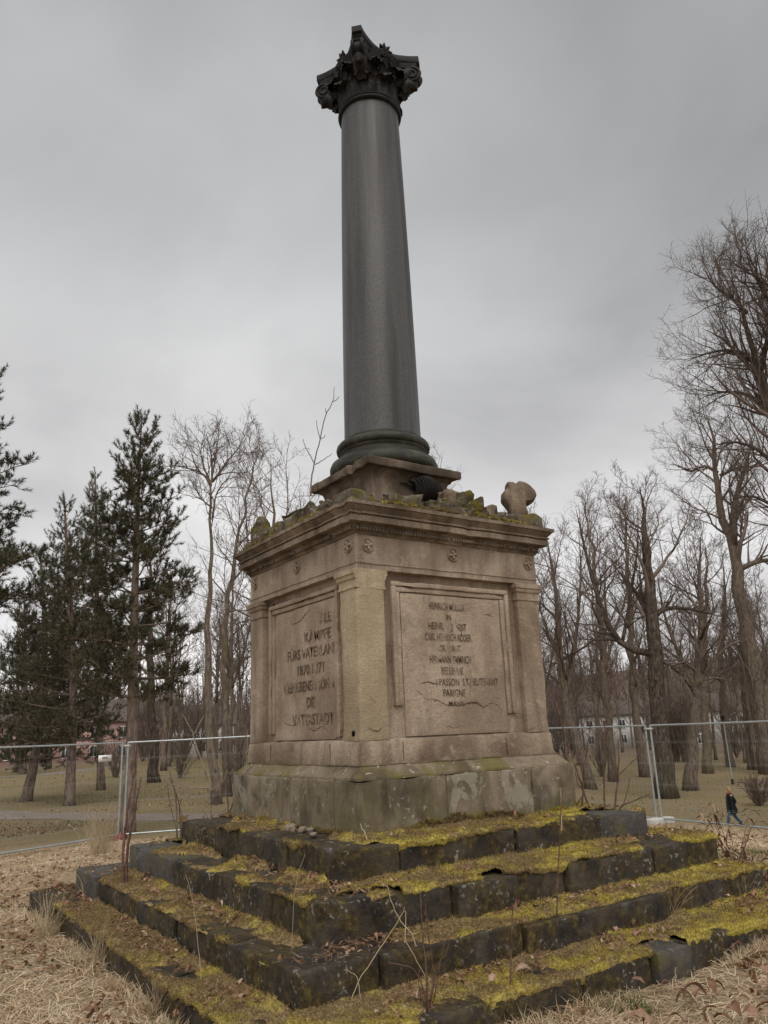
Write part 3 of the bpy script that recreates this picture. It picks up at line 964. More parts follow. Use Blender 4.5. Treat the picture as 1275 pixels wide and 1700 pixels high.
# cornice
co = loft_obj('cornice', [(0.98, 2.940), (1.012, 2.942), (1.016, 2.958), (1.030, 2.966), (1.030, 2.998), (1.036, 3.004), (1.036, 3.018), (1.104, 3.024), (1.102, 3.074), (1.088, 3.076), (1.088, 3.084), (1.112, 3.086), (1.114, 3.100), (1.100, 3.102), (1.102, 3.110), (1.132, 3.142), (1.134, 3.150), (1.150, 3.152), (1.150, 3.182), (1.12, 3.19), (0.9, 3.20)],
              M['entab'], mem, nseg=90, amp=0.0025, chip=0.048, seed=33, angle=22)
b = MB()
for q in range(68):
    a = -1.0+q*2.0/67
    if random.random() < 0.10: continue
    for s in (-1, 1):
        b.box(a-0.010, a+0.010, s*1.044-0.008, s*1.044+0.008, 2.968, 2.994)
        b.box(s*1.044-0.008, s*1.044+0.008, a-0.010, a+0.010, 2.968, 2.994)
obj('dentil_band', b.mesh('dentil_band'), M['entab'], co, kind='stuff')
# crumbling weathering course above the cornice
def weathering():
    prof = [(1.10, 3.17), (1.09, 3.205), (1.02, 3.235), (0.92, 3.255), (0.82, 3.275), (0.74, 3.29), (0.70, 3.33), (0.62, 3.345), (0.55, 3.36), (0.47, 3.37), (0.40, 3.372)]
    V, Q, T = square_loft(prof, nseg=110, amp=0.0, cap=False)
    e = fbm(V, 4.0, 4, 55)
    e2 = fbm(V, 11.0, 3, 66)
    r_ = np.maximum(np.abs(V[:, 0]), np.abs(V[:, 1]))
    V[:, 2] += (0.030*e+0.022*e2)*ss(0.40, 0.6, r_)*(1-0.6*ss(1.0, 1.1, r_))
    V[:, :2] *= (1-0.02*np.maximum(0, fbm(V, 6.0, 3, 77))*ss(0.8, 1.0, r_))[:, None]
    me = mesh_np('weathering_course', V, Q); shade(me, 60)
    return me
n = Nt('mossy_crumbling_stone', 0.95, 0.1)
a = n.noise(5, 6, 0.65, 0.5)
c = n.ramp(a, [(0.34, (0.05, 0.04, 0.03)), (0.52, (0.13, 0.105, 0.075)), (0.72, (0.27, 0.235, 0.185))])
c = n.mix(n.ramp(n.noise(7, 5, 0.65, 0.4, add=(3, 1, 1)), [(0.50, 0.0), (0.60, 0.85)]), c, (0.17, 0.14, 0.03))
c = n.mix(n.ramp(n.noise(19, 4, 0.6, 0.4), [(0.62, 0.0), (0.66, 0.7)]), c, (0.45, 0.43, 0.38))
n.color(c)
n.bump(n.noise(24, 5, 0.75), 0.9, 0.03)
M['crumble'] = n.m
wc = obj('weathering_course', weathering(), M['crumble'], mem)
rs = random.Random(12)
def rubble(name, c, size, mat, parent, seed, sq=1.0):
    """an irregular lump of stone"""
    V, Q = rough_box(-0.5, 0.5, -0.5, 0.5, -0.5, 0.5, seg=0.16, rad=0.12, amp=0.0, seed=seed)
    d = V/np.linalg.norm(V, axis=1)[:, None]
    V = V*(1+0.30*fbm(d+seed*1.7, 1.6, 3, seed))[:, None]
    a = rs.uniform(0, 6.28)
    V = V*np.array(size)
    V = np.stack([V[:, 0]*math.cos(a)-V[:, 1]*math.sin(a), V[:, 0]*math.sin(a)+V[:, 1]*math.cos(a), V[:, 2]*sq], 1)
    me = mesh_np(name, V+np.array(c), Q); shade(me, 55)
    return obj(name, me, mat, parent)
for q in range(64):
    s = rs.uniform(0.74, 1.03)
    a = rs.uniform(-0.95, 0.95)
    x, y = [(a, -s), (-s, a), (a, s), (s, a)][[0, 1, 0, 1, 0, 1, 2, 3][q % 8]]
    w_ = rs.uniform(0.07, 0.19)
    rubble('broken_stone', (x, y, 3.265+rs.uniform(-0.01, 0.02)), (w_, w_*rs.uniform(0.6, 1.2), w_*rs.uniform(0.5, 0.8)), M['crumble'], wc, q+5)
# block remains along the left edge, and the mossy stump at the near corner
for q, (x, y, w_, d_, h_) in enumerate(((-0.93, 0.45, 0.18, 0.34, 0.17), (-0.92, 0.12, 0.20, 0.32, 0.21), (-0.93, -0.20, 0.20, 0.32, 0.18), (-0.94, -0.50, 0.18, 0.28, 0.13), (-0.93, -0.90, 0.26, 0.28, 0.12), (0.45, -0.95, 0.34, 0.16, 0.10), (0.05, -0.97, 0.30, 0.14, 0.09), (-0.5, -0.95, 0.4, 0.18, 0.09))):
    stone('broken_stone', (x-w_/2, x+w_/2, y-d_/2, y+d_/2, 3.17, 3.20+h_), M['crumble'], wc, seg=0.04, rad=0.03, amp=0.022, seed=200+q, scale=7, tilt=(rs.uniform(-.06, .06), rs.uniform(-.06, .06), rs.uniform(-.2, .2)))

# corner acroteria: a hooded palmette stump on the right corner, a worn stub on the left
def extrude_outline(name, pts, thick, origin, adir, mat, parent, amp=0.012, seed=0):
    """2-D outline (a, z) extruded to both sides of the plane through origin along adir, with bevel and wear"""
    P = np.array(pts, float)
    t = np.linspace(0, 1, len(P)+1)
    C = np.concatenate([P, P[:1]])
    d = np.concatenate([[0], np.cumsum(np.linalg.norm(np.diff(C, axis=0), axis=1))])
    m = 72
    P = np.stack([np.interp(np.linspace(0, d[-1], m+1)[:-1], d, C[:, k]) for k in range(2)], 1)
    cen = P.mean(0)
    ad = np.array([adir[0], adir[1], 0.0]); ad /= np.linalg.norm(ad)
    nd = np.array([-ad[1], ad[0], 0.0])
    rings = []
    for f, sc in ((-0.5, 0.0), (-0.5, 0.45), (-0.5, 0.86), (-0.42, 0.97), (-0.2, 1.0), (0.2, 1.0), (0.42, 0.97), (0.5, 0.86), (0.5, 0.45), (0.5, 0.0)):
        q = cen+(P-cen)*max(sc, 0.02)
        rings.append(np.array(origin)+q[:, :1]*ad+nd*f*thick+np.array([0, 0, 1.0])*q[:, 1:])
    V = np.concatenate(rings)
    V = V+vnoise3(V, 9, seed, 3)*amp
    me = mesh_np(name, V, grid_faces(len(rings), m, True)); shade(me, 55)
    return obj(name, me, mat, parent)
hood = [(-0.10, 0.0), (-0.11, 0.10), (-0.16, 0.19), (-0.155, 0.25), (-0.11, 0.295), (-0.11, 0.345), (-0.05, 0.345), (-0.045, 0.33), (-0.01, 0.335), (0.0, 0.355), (0.05, 0.345), (0.11, 0.305), (0.155, 0.25), (0.165, 0.20), (0.145, 0.165), (0.09, 0.135), (0.065, 0.145), (0.062, 0.08), (0.07, 0.0)]
ad = (RT[0], RT[1])
extrude_outline('acroterion', hood, 0.22, (0.93, -0.93, 3.32), ad, M['entab'], wc, 0.007, 3)
stone('acroterion_base', (0.74, 1.09, -1.09, -0.74, 3.17, 3.335), M['crumble'], wc, seg=0.04, rad=0.035, amp=0.020, seed=91, scale=6, tilt=(0.02, 0.05, 0))
stub = [(-0.11, 0.0), (-0.11, 0.16), (-0.07, 0.22), (-0.03, 0.29), (0.02, 0.29), (0.06, 0.25), (0.09, 0.16), (0.10, 0.0)]
extrude_outline('acroterion', stub, 0.20, (-0.90, 0.93, 3.27), ad, M['crumble'], wc, 0.012, 4)
stone('acroterion_base', (-1.08, -0.76, 0.74, 1.09, 3.17, 3.285), M['crumble'], wc, seg=0.04, rad=0.035, amp=0.018, seed=92, scale=6, tilt=(-0.04, 0.02, 0))
stone('acroterion_base', (0.76, 1.08, 0.76, 1.08, 3.17, 3.30), M['crumble'], wc, seg=0.05, rad=0.035, amp=0.018, seed=93, scale=6)

# pedestal of the column
M['ped'] = sandstone('shade_toned_pedestal_stone', (0.24, 0.18, 0.132), (0.10, 0.074, 0.055), (0.34, 0.275, 0.215), 12, soot_shade=0.8)  # dark tone and heavy soot mix carry the pedestal's shade in the colour
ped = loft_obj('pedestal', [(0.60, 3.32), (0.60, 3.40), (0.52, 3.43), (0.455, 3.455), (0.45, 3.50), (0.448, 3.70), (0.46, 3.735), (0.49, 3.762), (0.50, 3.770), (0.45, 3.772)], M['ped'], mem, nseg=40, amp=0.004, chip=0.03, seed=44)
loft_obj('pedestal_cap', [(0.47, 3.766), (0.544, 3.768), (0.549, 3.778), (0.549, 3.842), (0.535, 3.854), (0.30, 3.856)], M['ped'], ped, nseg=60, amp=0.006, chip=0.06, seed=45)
# sooty carved wing and wreath on the front of the pedestal
b = MB()
for q in range(11):
    t = q/10
    cx, cz = -0.02+0.26*t, 3.60+0.02*math.sin(t*3)
    P = []
    for s in np.linspace(0, 1, 9):
        an = R(100-150*s)
        P.append((cx+0.075*math.cos(an)*(0.6+0.5*t)+0.02*s, -0.462-0.075*math.sin(s*math.pi)*(0.5+0.5*math.sin(t*math.pi)), cz+0.13*math.sin(an)*(0.75+0.3*math.sin(t*math.pi))))
    b.tube(P, 0.020*np.array([0.5, 0.9, 1, 1, 1, 1, 1, 0.8, 0.4]), 6)
me = b.mesh('carved_wreath'); shade(me, 50)
obj('carved_wreath', me, M['capital'], ped)
b = MB()
b.tube([(-0.14, -0.465, 3.655), (-0.08, -0.475, 3.66), (-0.02, -0.475, 3.64), (0.03, -0.47, 3.62)], [0.005, 0.012, 0.014, 0.012], 6)
b.tube([(-0.02, -0.47, 3.70), (0.0, -0.475, 3.73), (0.04, -0.475, 3.70)], [0.008, 0.012, 0.008], 6)
obj('carved_ribbon', b.mesh('carved_ribbon'), M['capital'], ped)
for q, (x, y, z, w_) in enumerate(((0.36, -0.56, 3.52, 0.20), (0.48, -0.60, 3.50, 0.22), (0.60, -0.64, 3.44, 0.22), (0.72, -0.70, 3.38, 0.18), (0.28, -0.60, 3.45, 0.13), (0.55, -0.50, 3.50, 0.14), (0.16, -0.66, 3.38, 0.12), (-0.02, -0.68, 3.36, 0.11), (0.80, -0.72, 3.34, 0.13), (-0.62, -0.2, 3.42, 0.16), (-0.60, 0.12, 3.44, 0.18), (-0.66, 0.32, 3.38, 0.14), (-0.55, -0.45, 3.42, 0.13))):
    rubble('carved_fragment', (x, y, z), (w_, w_*0.8, w_*0.85), M['crumble'] if q % 3 else M['entab'], ped, 60+q)

# column: attic base, shaft, capital
cb = [(0.44, 3.850), (0.505, 3.852), (0.533, 3.870), (0.548, 3.905), (0.548, 3.945), (0.533, 3.982), (0.505, 4.002), (0.478, 4.006), (0.470, 4.012), (0.470, 4.026), (0.455, 4.032), (0.438, 4.046), (0.432, 4.062), (0.436, 4.080), (0.446, 4.090), (0.450, 4.096), (0.450, 4.108), (0.462, 4.112), (0.474, 4.128), (0.479, 4.150), (0.474, 4.174), (0.460, 4.192), (0.438, 4.200), (0.428, 4.204), (0.428, 4.218), (0.414, 4.226), (0.402, 4.234), (0.396, 4.246), (0.30, 4.248)]
V, Q = lathe(cb, 96)
me = mesh_np('column_base', V, Q); shade(me, 40)
obj('column_base', me, M['base'], mem)
sh = [(0.30, 4.236)]
for t in np.linspace(0, 1, 40):
    z = 4.238+(8.30-4.238)*t
    r_ = 0.3915-0.0600*t**1.55 + 0.004*math.exp(-((t)/0.012)**2)
    sh.append((r_, z))
V, Q = lathe(sh, 128)
me = mesh_np('shaft', V, Q); shade(me, 40)
obj('shaft', me, M['granite'], mem)

cap = obj('capital', None, None, mem)
def bell():
    prof = [(0.30, 8.30), (0.338, 8.34), (0.342, 8.50), (0.352, 8.65), (0.372, 8.78), (0.405, 8.87), (0.415, 8.90), (0.30, 8.90)]
    V, Q = lathe(prof, 48)
    me = mesh_np('bell', V, Q); shade(me, 40)
    return me
obj('bell', bell(), M['capital'], cap)
V, Q = lathe([(0.325, 8.262), (0.352, 8.266), (0.366, 8.278), (0.370, 8.294), (0.364, 8.310), (0.350, 8.318), (0.350, 8.326), (0.360, 8.330), (0.362, 8.342), (0.352, 8.350), (0.32, 8.352)], 72)
me = mesh_np('astragal', V, Q); shade(me, 40)
obj('astragal', me, M['capital'], cap)
def acanthus(h, w, curl, r0):
    """one leaf standing against the bell, lobed and curling out at the tip; local x out, z up"""
    nu, nv = 26, 13
    V = []
    for i in range(nu):
        t = i/(nu-1)
        if t < 0.72:
            z = h*t/0.72*0.92
            x = r0+0.012+0.018*t
        else:
            a = (t-0.72)/0.28*math.pi*0.92
            z = h*0.92+curl*math.sin(a)*0.75
            x = r0+0.025+curl*(1-math.cos(a))*0.75
        lob = 1+0.22*abs(math.sin(t*math.pi*4.5))
        wd = w*(0.55+0.45*math.sin(min(1, t*1.25)*math.pi*0.62))*lob*(1 if t < 0.75 else 1-0.55*((t-0.75)/0.25)**2)
        for j in range(nv):
            s = j/(nv-1)*2-1
            rib = 0.012*math.cos(s*math.pi*3.5)*(1-abs(s)*0.4)
            V.append((x-0.035*abs(s)**1.6+rib, s*wd/2, z-0.02*abs(s)*lob))
    V = np.array(V)
    F = grid_faces(nu, nv)
    Vb = V.copy(); Vb[:, 0] -= 0.014
    F2 = F[:, ::-1]+len(V)
    me = mesh_np('acanthus_leaf', np.concatenate([V, Vb]), F, F2); shade(me, 60)
    return me
lo = acanthus(0.20, 0.25, 0.070, 0.338)
hi = acanthus(0.36, 0.24, 0.085, 0.342)
for q in range(8):
    o = obj('acanthus_leaf', lo, M['capital'], cap); o.location.z = 8.345; o.rotation_euler.z = q*math.pi/4
    o = obj('acanthus_leaf', hi, M['capital'], cap); o.location.z = 8.35; o.rotation_euler.z = q*math.pi/4+math.pi/8
def volute():
    """corner scroll below the abacus horn; local x points to the corner"""
    b = MB()
    P = []
    for t in np.linspace(0, 1, 26):                       # stalk climbing from the bell
        P.append((0.36+0.16*t**1.4, 0, 8.58+0.24*t-0.03*t*t))
    th = np.linspace(math.pi*0.60, -math.pi*3.1, 44)
    c0 = np.array([0.530, 8.752])
    for k, a in enumerate(th):
        r_ = 0.105*(1-0.80*k/len(th))
        P.append((c0[0]+r_*math.cos(a), 0, c0[1]+r_*math.sin(a)))
    P = np.array(P)
    n_ = len(P)
    for sgn in (-1, 1):
        Pq = P.copy(); Pq[:, 1] = sgn*(0.045+0.018*np.linspace(0, 1, n_))
        b.tube(Pq, np.concatenate([np.linspace(0.012, 0.022, 26), np.linspace(0.022, 0.012, n_-26)]), 7)
    V, Q = lathe([(0.0, -0.062), (0.080, -0.055), (0.086, 0.0), (0.080, 0.055), (0.0, 0.062)], 20)
    b.add(np.stack([V[:, 0]+c0[0], V[:, 2], V[:, 1]+c0[1]], 1), Q=Q)
    # leaf tip that hangs under the scroll
    b.tube([(0.36, 0, 8.50), (0.42, 0, 8.60), (0.49, 0, 8.650), (0.55, 0, 8.625), (0.575, 0, 8.565)], [0.05, 0.075, 0.085, 0.06, 0.006], 10)
    b.tube([(0.30, 0, 8.66), (0.40, 0, 8.74), (0.50, 0, 8.82), (0.58, 0, 8.87)], [0.12, 0.11, 0.085, 0.05], 10)
    me = b.mesh('volute'); shade(me, 50)
    return me
vo = volute()
for q in range(4):
    o = obj('volute', vo, M['capital'], cap); o.rotation_euler.z = math.pi/4+q*math.pi/2
def abacus():
    outl = []
    for q in range(4):
        a0 = -3*math.pi/4+q*math.pi/2
        c0 = np.array([math.cos(a0), math.sin(a0)]); c1 = np.array([math.cos(a0+math.pi/2), math.sin(a0+math.pi/2)])
        e = (c1-c0)/np.linalg.norm(c1-c0)
        nrm = np.array([math.cos(a0+math.pi/4), math.sin(a0+math.pi/4)])
        A = c0*0.672+e*0.078; B = c1*0.672-e*0.078
        for t in np.linspace(0, 1, 17):
            outl.append(A+(B-A)*t-nrm*0.150*math.sin(t*math.pi)**0.9)
    O = np.array(outl)
    prof = [(0.30, 8.852), (0.90, 8.856), (0.915, 8.872), (0.95, 8.905), (0.958, 8.922), (0.990, 8.928), (1.0, 8.934), (1.0, 9.006), (0.99, 9.012), (0.0, 9.014)]
    V = np.concatenate([np.concatenate([O*max(s, 0.02), np.full((len(O), 1), z)], 1) for s, z in prof])
    V = V+vnoise3(V, 10, 5, 2)*0.003
    me = mesh_np('abacus', V, grid_faces(len(prof), len(O), True)); shade(me, 30)
    return me
obj('abacus', abacus(), M['capital'], cap)
def flower():
    """abacus flower, local x outward"""
    b = MB()
    for q in range(7):
        a = q*2*math.pi/7
        P = [(0.0, 0, 0), (0.03, 0.030*math.cos(a), 0.030*math.sin(a)), (0.030, 0.062*math.cos(a), 0.062*math.sin(a)), (0.050, 0.092*math.cos(a), 0.092*math.sin(a))]
        b.tube(P, [0.012, 0.022, 0.024, 0.004], 7)
    V, Q = lathe([(0.028, 0.0), (0.03, 0.03), (0.015, 0.05), (0.0, 0.055)], 12)
    b.add(np.stack([V[:, 2], V[:, 0], V[:, 1]], 1), Q=Q)
    me = b.mesh('flower'); shade(me, 50)
    return me
fl = flower()
for q in range(4):
    o = obj('flower', fl, M['capital'], cap)
    a = q*math.pi/2
    o.location = (0.335*math.cos(a), 0.335*math.sin(a), 8.965); o.rotation_euler.z = a
    b = MB()                                              # small inner helices under the flower
    for s in (-1, 1):
        P = [(0.37+0.02*t, s*(0.13-0.10*t), 8.62+0.22*t) for t in np.linspace(0, 1, 8)]
        th = np.linspace(0.3, 5.2, 18)
        P += [(0.40, s*(0.045-0.03*(1-0.6*k/18)*math.cos(t)), 8.845+0.03*(1-0.6*k/18)*math.sin(t)) for k, t in enumerate(th)]
        b.tube(P, 0.013, 6)
    me = b.mesh('helix'); shade(me, 50)
    h = obj('helix', me, M['capital'], cap); h.rotation_euler.z = a
# ------------------------------------------------------------------ trees
def tubes_batch(mb, branches, sides):
    """branches: list of (points (n,3), radii (n,)) of equal n"""
    by = {}
    for P, r in branches:
        by.setdefault(len(P), []).append((P, r))
    for n, lst in by.items():
        P = np.stack([a for a, _ in lst]); r = np.stack([b for _, b in lst])
        T = np.gradient(P, axis=1)
        T /= np.linalg.norm(T, axis=2)[..., None]+1e-12
        m = T.mean(1)
        a = np.where((np.abs(m[:, 2]) < 0.8)[:, None], np.array([[0, 0, 1.0]]), np.array([[1.0, 0, 0]]))
        U = np.cross(T, a[:, None, :])
        U /= np.linalg.norm(U, axis=2)[..., None]+1e-12
        W = np.cross(T, U)
        ang = np.arange(sides)*2*math.pi/sides
        V = P[:, :, None, :] + r[:, :, None, None]*(np.cos(ang)[None, None, :, None]*U[:, :, None, :]+np.sin(ang)[None, None, :, None]*W[:, :, None, :])
        Q = grid_faces(n, sides, True)
        B = len(lst)
        Qa = (Q[None]+(np.arange(B)*n*sides)[:, None, None]).reshape(-1, 4)
        mb.add(V.reshape(-1, 3), Q=Qa)

def grow(rnd, start, direc, length, r0, r1, nseg, wob, up, bend=None):
    P = [np.array(start, float)]
    d = np.array(direc, float); d /= np.linalg.norm(d)
    for i in range(nseg):
        d = d+np.array([rnd.gauss(0, wob), rnd.gauss(0, wob), rnd.gauss(0, wob)])+np.array([0, 0, up])
        d /= np.linalg.norm(d)
        P.append(P[-1]+d*length/nseg)
    t = np.linspace(0, 1, nseg+1)
    return np.array(P), r0+(r1-r0)*t**0.8

def side_dir(rnd, tang, angle, prefer=None):
    v = np.array([rnd.gauss(0, 1) for _ in range(3)])
    if prefer is not None: v = v+prefer
    v -= tang*np.dot(v, tang)
    v /= np.linalg.norm(v)+1e-9
    return tang*math.cos(angle)+v*math.sin(angle)

def bare_tree(seed, trunk, radii, first=0.35, n1=13, len1=0.42, ang1=(42, 74), n2=8, n3=7, n4=4, up=0.055, limbs=(), twig=0.0085, wob=0.16, epic=0, crown_top=1.0, vase=0.0):
    """trunk: polyline (n,3) in local coordinates. Returns (trunk mesh, crown mesh)."""
    rnd = random.Random(seed)
    T = np.array(trunk, float)
    d = np.concatenate([[0], np.cumsum(np.linalg.norm(np.diff(T, axis=0), axis=1))])
    H = d[-1]
    m = 22
    s = np.linspace(0, H, m)
    TP = np.stack([np.interp(s, d, T[:, k]) for k in range(3)], 1)
    for _ in range(2): TP[1:-1] = (TP[:-2]+2*TP[1:-1]+TP[2:])/4
    TP[1:-1] += np.array([[rnd.gauss(0, H*0.0035), rnd.gauss(0, H*0.0035), 0] for _ in range(m-2)])
    radii = list(radii); radii[-1] = min(radii[-1], twig*1.2)
    TR = np.interp(s/H, np.linspace(0, 1, len(radii)), radii)
    TR = TR*(1+0.45*np.exp(-s/(radii[0]*1.8)))
    TP[0, 2] -= 0.25
    tm = MB()
    tm.tube(TP, TR, 10)
    l1 = []
    for lp, lr in limbs:
        lp = np.array(lp, float)
        dd = np.concatenate([[0], np.cumsum(np.linalg.norm(np.diff(lp, axis=0), axis=1))])
        q = np.linspace(0, dd[-1], 11)
        P = np.stack([np.interp(q, dd, lp[:, k]) for k in range(3)], 1)
        P[1:-1] = (P[:-2]+2*P[1:-1]+P[2:])/4
        rr_ = np.maximum(np.interp(q/dd[-1], [0, 0.75, 1], [lr[0], lr[0]*0.30+lr[-1]*0.35, twig]), twig)
        tm.tube(P, rr_, 8)
        l1.append((P, rr_, True))
    for q in range(n1):
        f = first+(crown_top*0.985-first)*((q+rnd.random()*0.8)/n1)
        i = min(m-2, int(f*(m-1)))
        p = TP[i]+(TP[i+1]-TP[i])*(f*(m-1)-i)
        tg = TP[min(m-1, i+1)]-TP[i]; tg /= np.linalg.norm(tg)
        rb = np.interp(f, s/H, TR)
        prof = (0.55+0.45*math.sin((f-first)/(1-first+1e-6)*math.pi*0.75+0.5))*(1-0.45*max(0, (f-0.7)/0.3))
        L = H*len1*prof*rnd.uniform(0.75, 1.2)
        a = R(rnd.uniform(*ang1))*(1.0-0.35*f)
        dr = side_dir(rnd, tg, a)
        if dr[2] < 0.05: dr[2] = abs(dr[2])*0.5+0.10
        P, rr_ = grow(rnd, p, dr, L, max(twig*1.6, rb*rnd.uniform(0.35, 0.62)), twig*1.2, 9, wob*0.8, up)
        l1.append((P, rr_, False))
    b1 = []; b2 = []; b3 = []; b4 = []
    for P, rr_, main in l1:
        if not main: b1.append((P, rr_))
        L = np.linalg.norm(np.diff(P, axis=0), axis=1).sum()
        k2 = max(3, int(n2*(1.6 if main else 1.0)*min(1.5, 0.5+L/(H*0.3))))
        for q in range(k2):
            f = (0.22 if not main else 0.12)+0.76*(q+rnd.random())/k2
            i = min(len(P)-2, int(f*(len(P)-1)))
            p = P[i]+(P[i+1]-P[i])*(f*(len(P)-1)-i)
            tg = P[i+1]-P[i]; tg /= np.linalg.norm(tg)
            L2 = L*rnd.uniform(0.26, 0.50)*(1.15-0.6*f)
            if main: L2 = max(L2, H*0.10)
            P2, r2 = grow(rnd, p, side_dir(rnd, tg, R(rnd.uniform(28, 58)), np.array([0, 0, 0.5])), L2, max(twig*1.25, np.interp(f, np.linspace(0, 1, len(rr_)), rr_)*0.55), twig, 6, wob, up*0.9)
            b2.append((P2, r2))
            k3 = max(2, int(n3*min(1.3, 0.4+L2/(H*0.10))))
            for w in range(k3):
                g = 0.18+0.80*(w+rnd.random())/k3
                i3 = min(len(P2)-2, int(g*(len(P2)-1)))
                p3 = P2[i3]+(P2[i3+1]-P2[i3])*(g*(len(P2)-1)-i3)
                t3 = P2[i3+1]-P2[i3]; t3 /= np.linalg.norm(t3)
                L3 = max(H*0.018, L2*rnd.uniform(0.28, 0.55)*(1.1-0.5*g))
                P3, r3 = grow(rnd, p3, side_dir(rnd, t3, R(rnd.uniform(25, 60)), np.array([0, 0, 0.4])), L3, twig*1.05, twig*0.75, 4, wob*1.2, up*0.8)
                b3.append((P3, r3))
                for e in range(n4):
                    h = 0.2+0.8*(e+rnd.random())/n4
                    i4 = min(len(P3)-2, int(h*(len(P3)-1)))
                    p4 = P3[i4]+(P3[i4+1]-P3[i4])*(h*(len(P3)-1)-i4)
                    t4 = P3[i4+1]-P3[i4]; t4 /= np.linalg.norm(t4)
                    P4, r4 = grow(rnd, p4, side_dir(rnd, t4, R(rnd.uniform(25, 65))), L3*rnd.uniform(0.3, 0.6)+H*0.004, twig*0.8, twig*0.5, 2, wob*1.3, 0.05)
                    b4.append((P4, r4))
    for q in range(epic):                                   # epicormic shoots sprouting from the trunk
        f = rnd.uniform(0.04, 0.5)
        i = min(m-2, int(f*(m-1)))
        p = TP[i]+(TP[i+1]-TP[i])*(f*(m-1)-i)
        v = np.array([rnd.gauss(0, 1), rnd.gauss(0, 1), 0]); v /= np.linalg.norm(v)
        rb = np.interp(f, s/H, TR)
        P, rr_ = grow(rnd, p+v*rb*0.8, v+np.array([0, 0, 0.5]), rnd.uniform(0.15, 0.55), twig*1.3, twig*0.7, 4, 0.3, 0.25)
        b3.append((P, rr_))
    cm = MB()
    tubes_batch(cm, b1, 5)
    tubes_batch(cm, b2, 4)
    tubes_batch(cm, b3, 3)
    if b4: tubes_batch(cm, b4, 3)
    me1 = tm.mesh('trunk'); shade(me1)
    me2 = cm.mesh('crown'); shade(me2)
    return me1, me2

def put_tree(name, label, loc, meshes, mats, group=None, rz=0.0, sc=1.0, cat='tree'):
    t = empty(name, label, cat, loc, group)
    t.rotation_euler.z = rz
    t.scale = (sc, sc, sc)
    obj('trunk', meshes[0], mats[0], t)
    obj('crown', meshes[1], mats[1], t)
    return t

def hero(name, label, pix, widths, seed, bark='bark', limbs=(), dist=None, **kw):
    """pix: trunk outline in the photograph, from the foot up; its distance comes from where the foot meets the ground"""
    if dist is None:
        base = hit(*pix[0])
    else:
        q = at_dist(pix[0][0], pix[0][1], dist)
        base = np.array([q[0], q[1], float(ground_z(q[0], q[1]))])
    dd = hdist(base)
    tr = [base]+[at_dist(x, y, dd) for x, y in pix[1:]]
    tr = np.array(tr)-base
    rad = [max(0.012, w/2*dd/FPX) for w in widths]
    lm = []
    for lp, lw in limbs:
        lm.append((np.array([at_dist(x, y, dd+0.0) for x, y in lp])-base, [w/2*dd/FPX for w in lw]))
    me = bare_tree(seed, tr, rad, limbs=lm, **kw)
    print('hero', name, 'dist', round(dd, 1), 'height', round(tr[-1][2], 1), 'r', round(rad[0], 2), 'z', round(float(base[2]), 2))
    return put_tree(name, label, base, me, (M[bark], M['twig']))

# --- the trees that can be told apart
hero('bare_tree', 'leafless tree with a rough dark trunk covered in shoots, beyond the fence posts', [(1108, 1325), (1100, 1250), (1090, 1150), (1085, 1060), (1078, 960), (1074, 900), (1066, 850), (1060, 805)], [27, 25, 24, 22, 19, 15, 8, 3], 11, 'barkdark',
     limbs=[([(1084, 1085), (1066, 1078), (1045, 1086), (1030, 1075), (1010, 1040), (990, 985), (975, 930), (962, 870), (955, 840)], [12, 3]),
            ([(1032, 1072), (1042, 1020), (1052, 960), (1060, 900), (1058, 840)], [6, 2]),
            ([(1080, 1030), (1100, 1010), (1130, 1008), (1165, 1015), (1200, 1025)], [9, 2]),
            ([(1084, 1090), (1115, 1105), (1140, 1130), (1160, 1165)], [7, 2])],
     first=0.45, n1=14, len1=0.28, epic=420, n2=8, n3=6, n4=2, twig=0.010)
hero('bare_tree', 'leafless park tree forking into spreading boughs behind the walking person', [(1146, 1312), (1150, 1240), (1155, 1170), (1158, 1120), (1165, 1040), (1160, 960), (1165, 880)], [18, 16, 14, 11, 8, 5, 2], 12,
     limbs=[([(1156, 1150), (1140, 1110), (1115, 1060), (1100, 1010), (1090, 950)], [8, 2]), ([(1157, 1140), (1180, 1100), (1210, 1070), (1245, 1060)], [8, 2]), ([(1158, 1130), (1185, 1125), (1215, 1130)], [5, 1.5])],
     first=0.42, n1=13, len1=0.30, n2=8, n3=6, n4=2, twig=0.010)
hero('bare_tree', 'tall leafless tree with a smooth leaning trunk forking high up beside the path', [(1290, 1285), (1268, 1200), (1250, 1100), (1232, 1010), (1222, 950), (1214, 910), (1200, 850), (1187, 800), (1192, 780), (1180, 720), (1170, 680)], [34, 30, 27, 24, 22, 18, 13, 11, 8, 5, 2], 13,
     limbs=[([(1218, 905), (1216, 860), (1224, 815), (1240, 770), (1250, 720)], [13, 3]), ([(1228, 945), (1260, 930), (1300, 930), (1340, 900)], [9, 3]), ([(1192, 785), (1170, 772), (1145, 785), (1120, 770)], [6, 1.5]), ([(1195, 790), (1225, 775), (1260, 775), (1290, 760)], [6, 2])],
     first=0.52, n1=16, len1=0.22, n2=9, n3=7, n4=2, twig=0.012)
hero('bare_tree', 'slender leafless tree with two leaning trunks close behind the plinth', [(982, 1310), (968, 1262), (952, 1215), (938, 1160), (930, 1090), (925, 1010), (915, 930), (905, 880)], [15, 14, 13, 12, 10, 7, 4, 2], 14,
     limbs=[([(938, 1165), (952, 1090), (962, 1010), (965, 930), (960, 880)], [8, 2]), ([(932, 1100), (905, 1040), (890, 990)], [6, 2])], first=0.35, n1=14, len1=0.27, n2=8, n3=6, n4=2, twig=0.010)
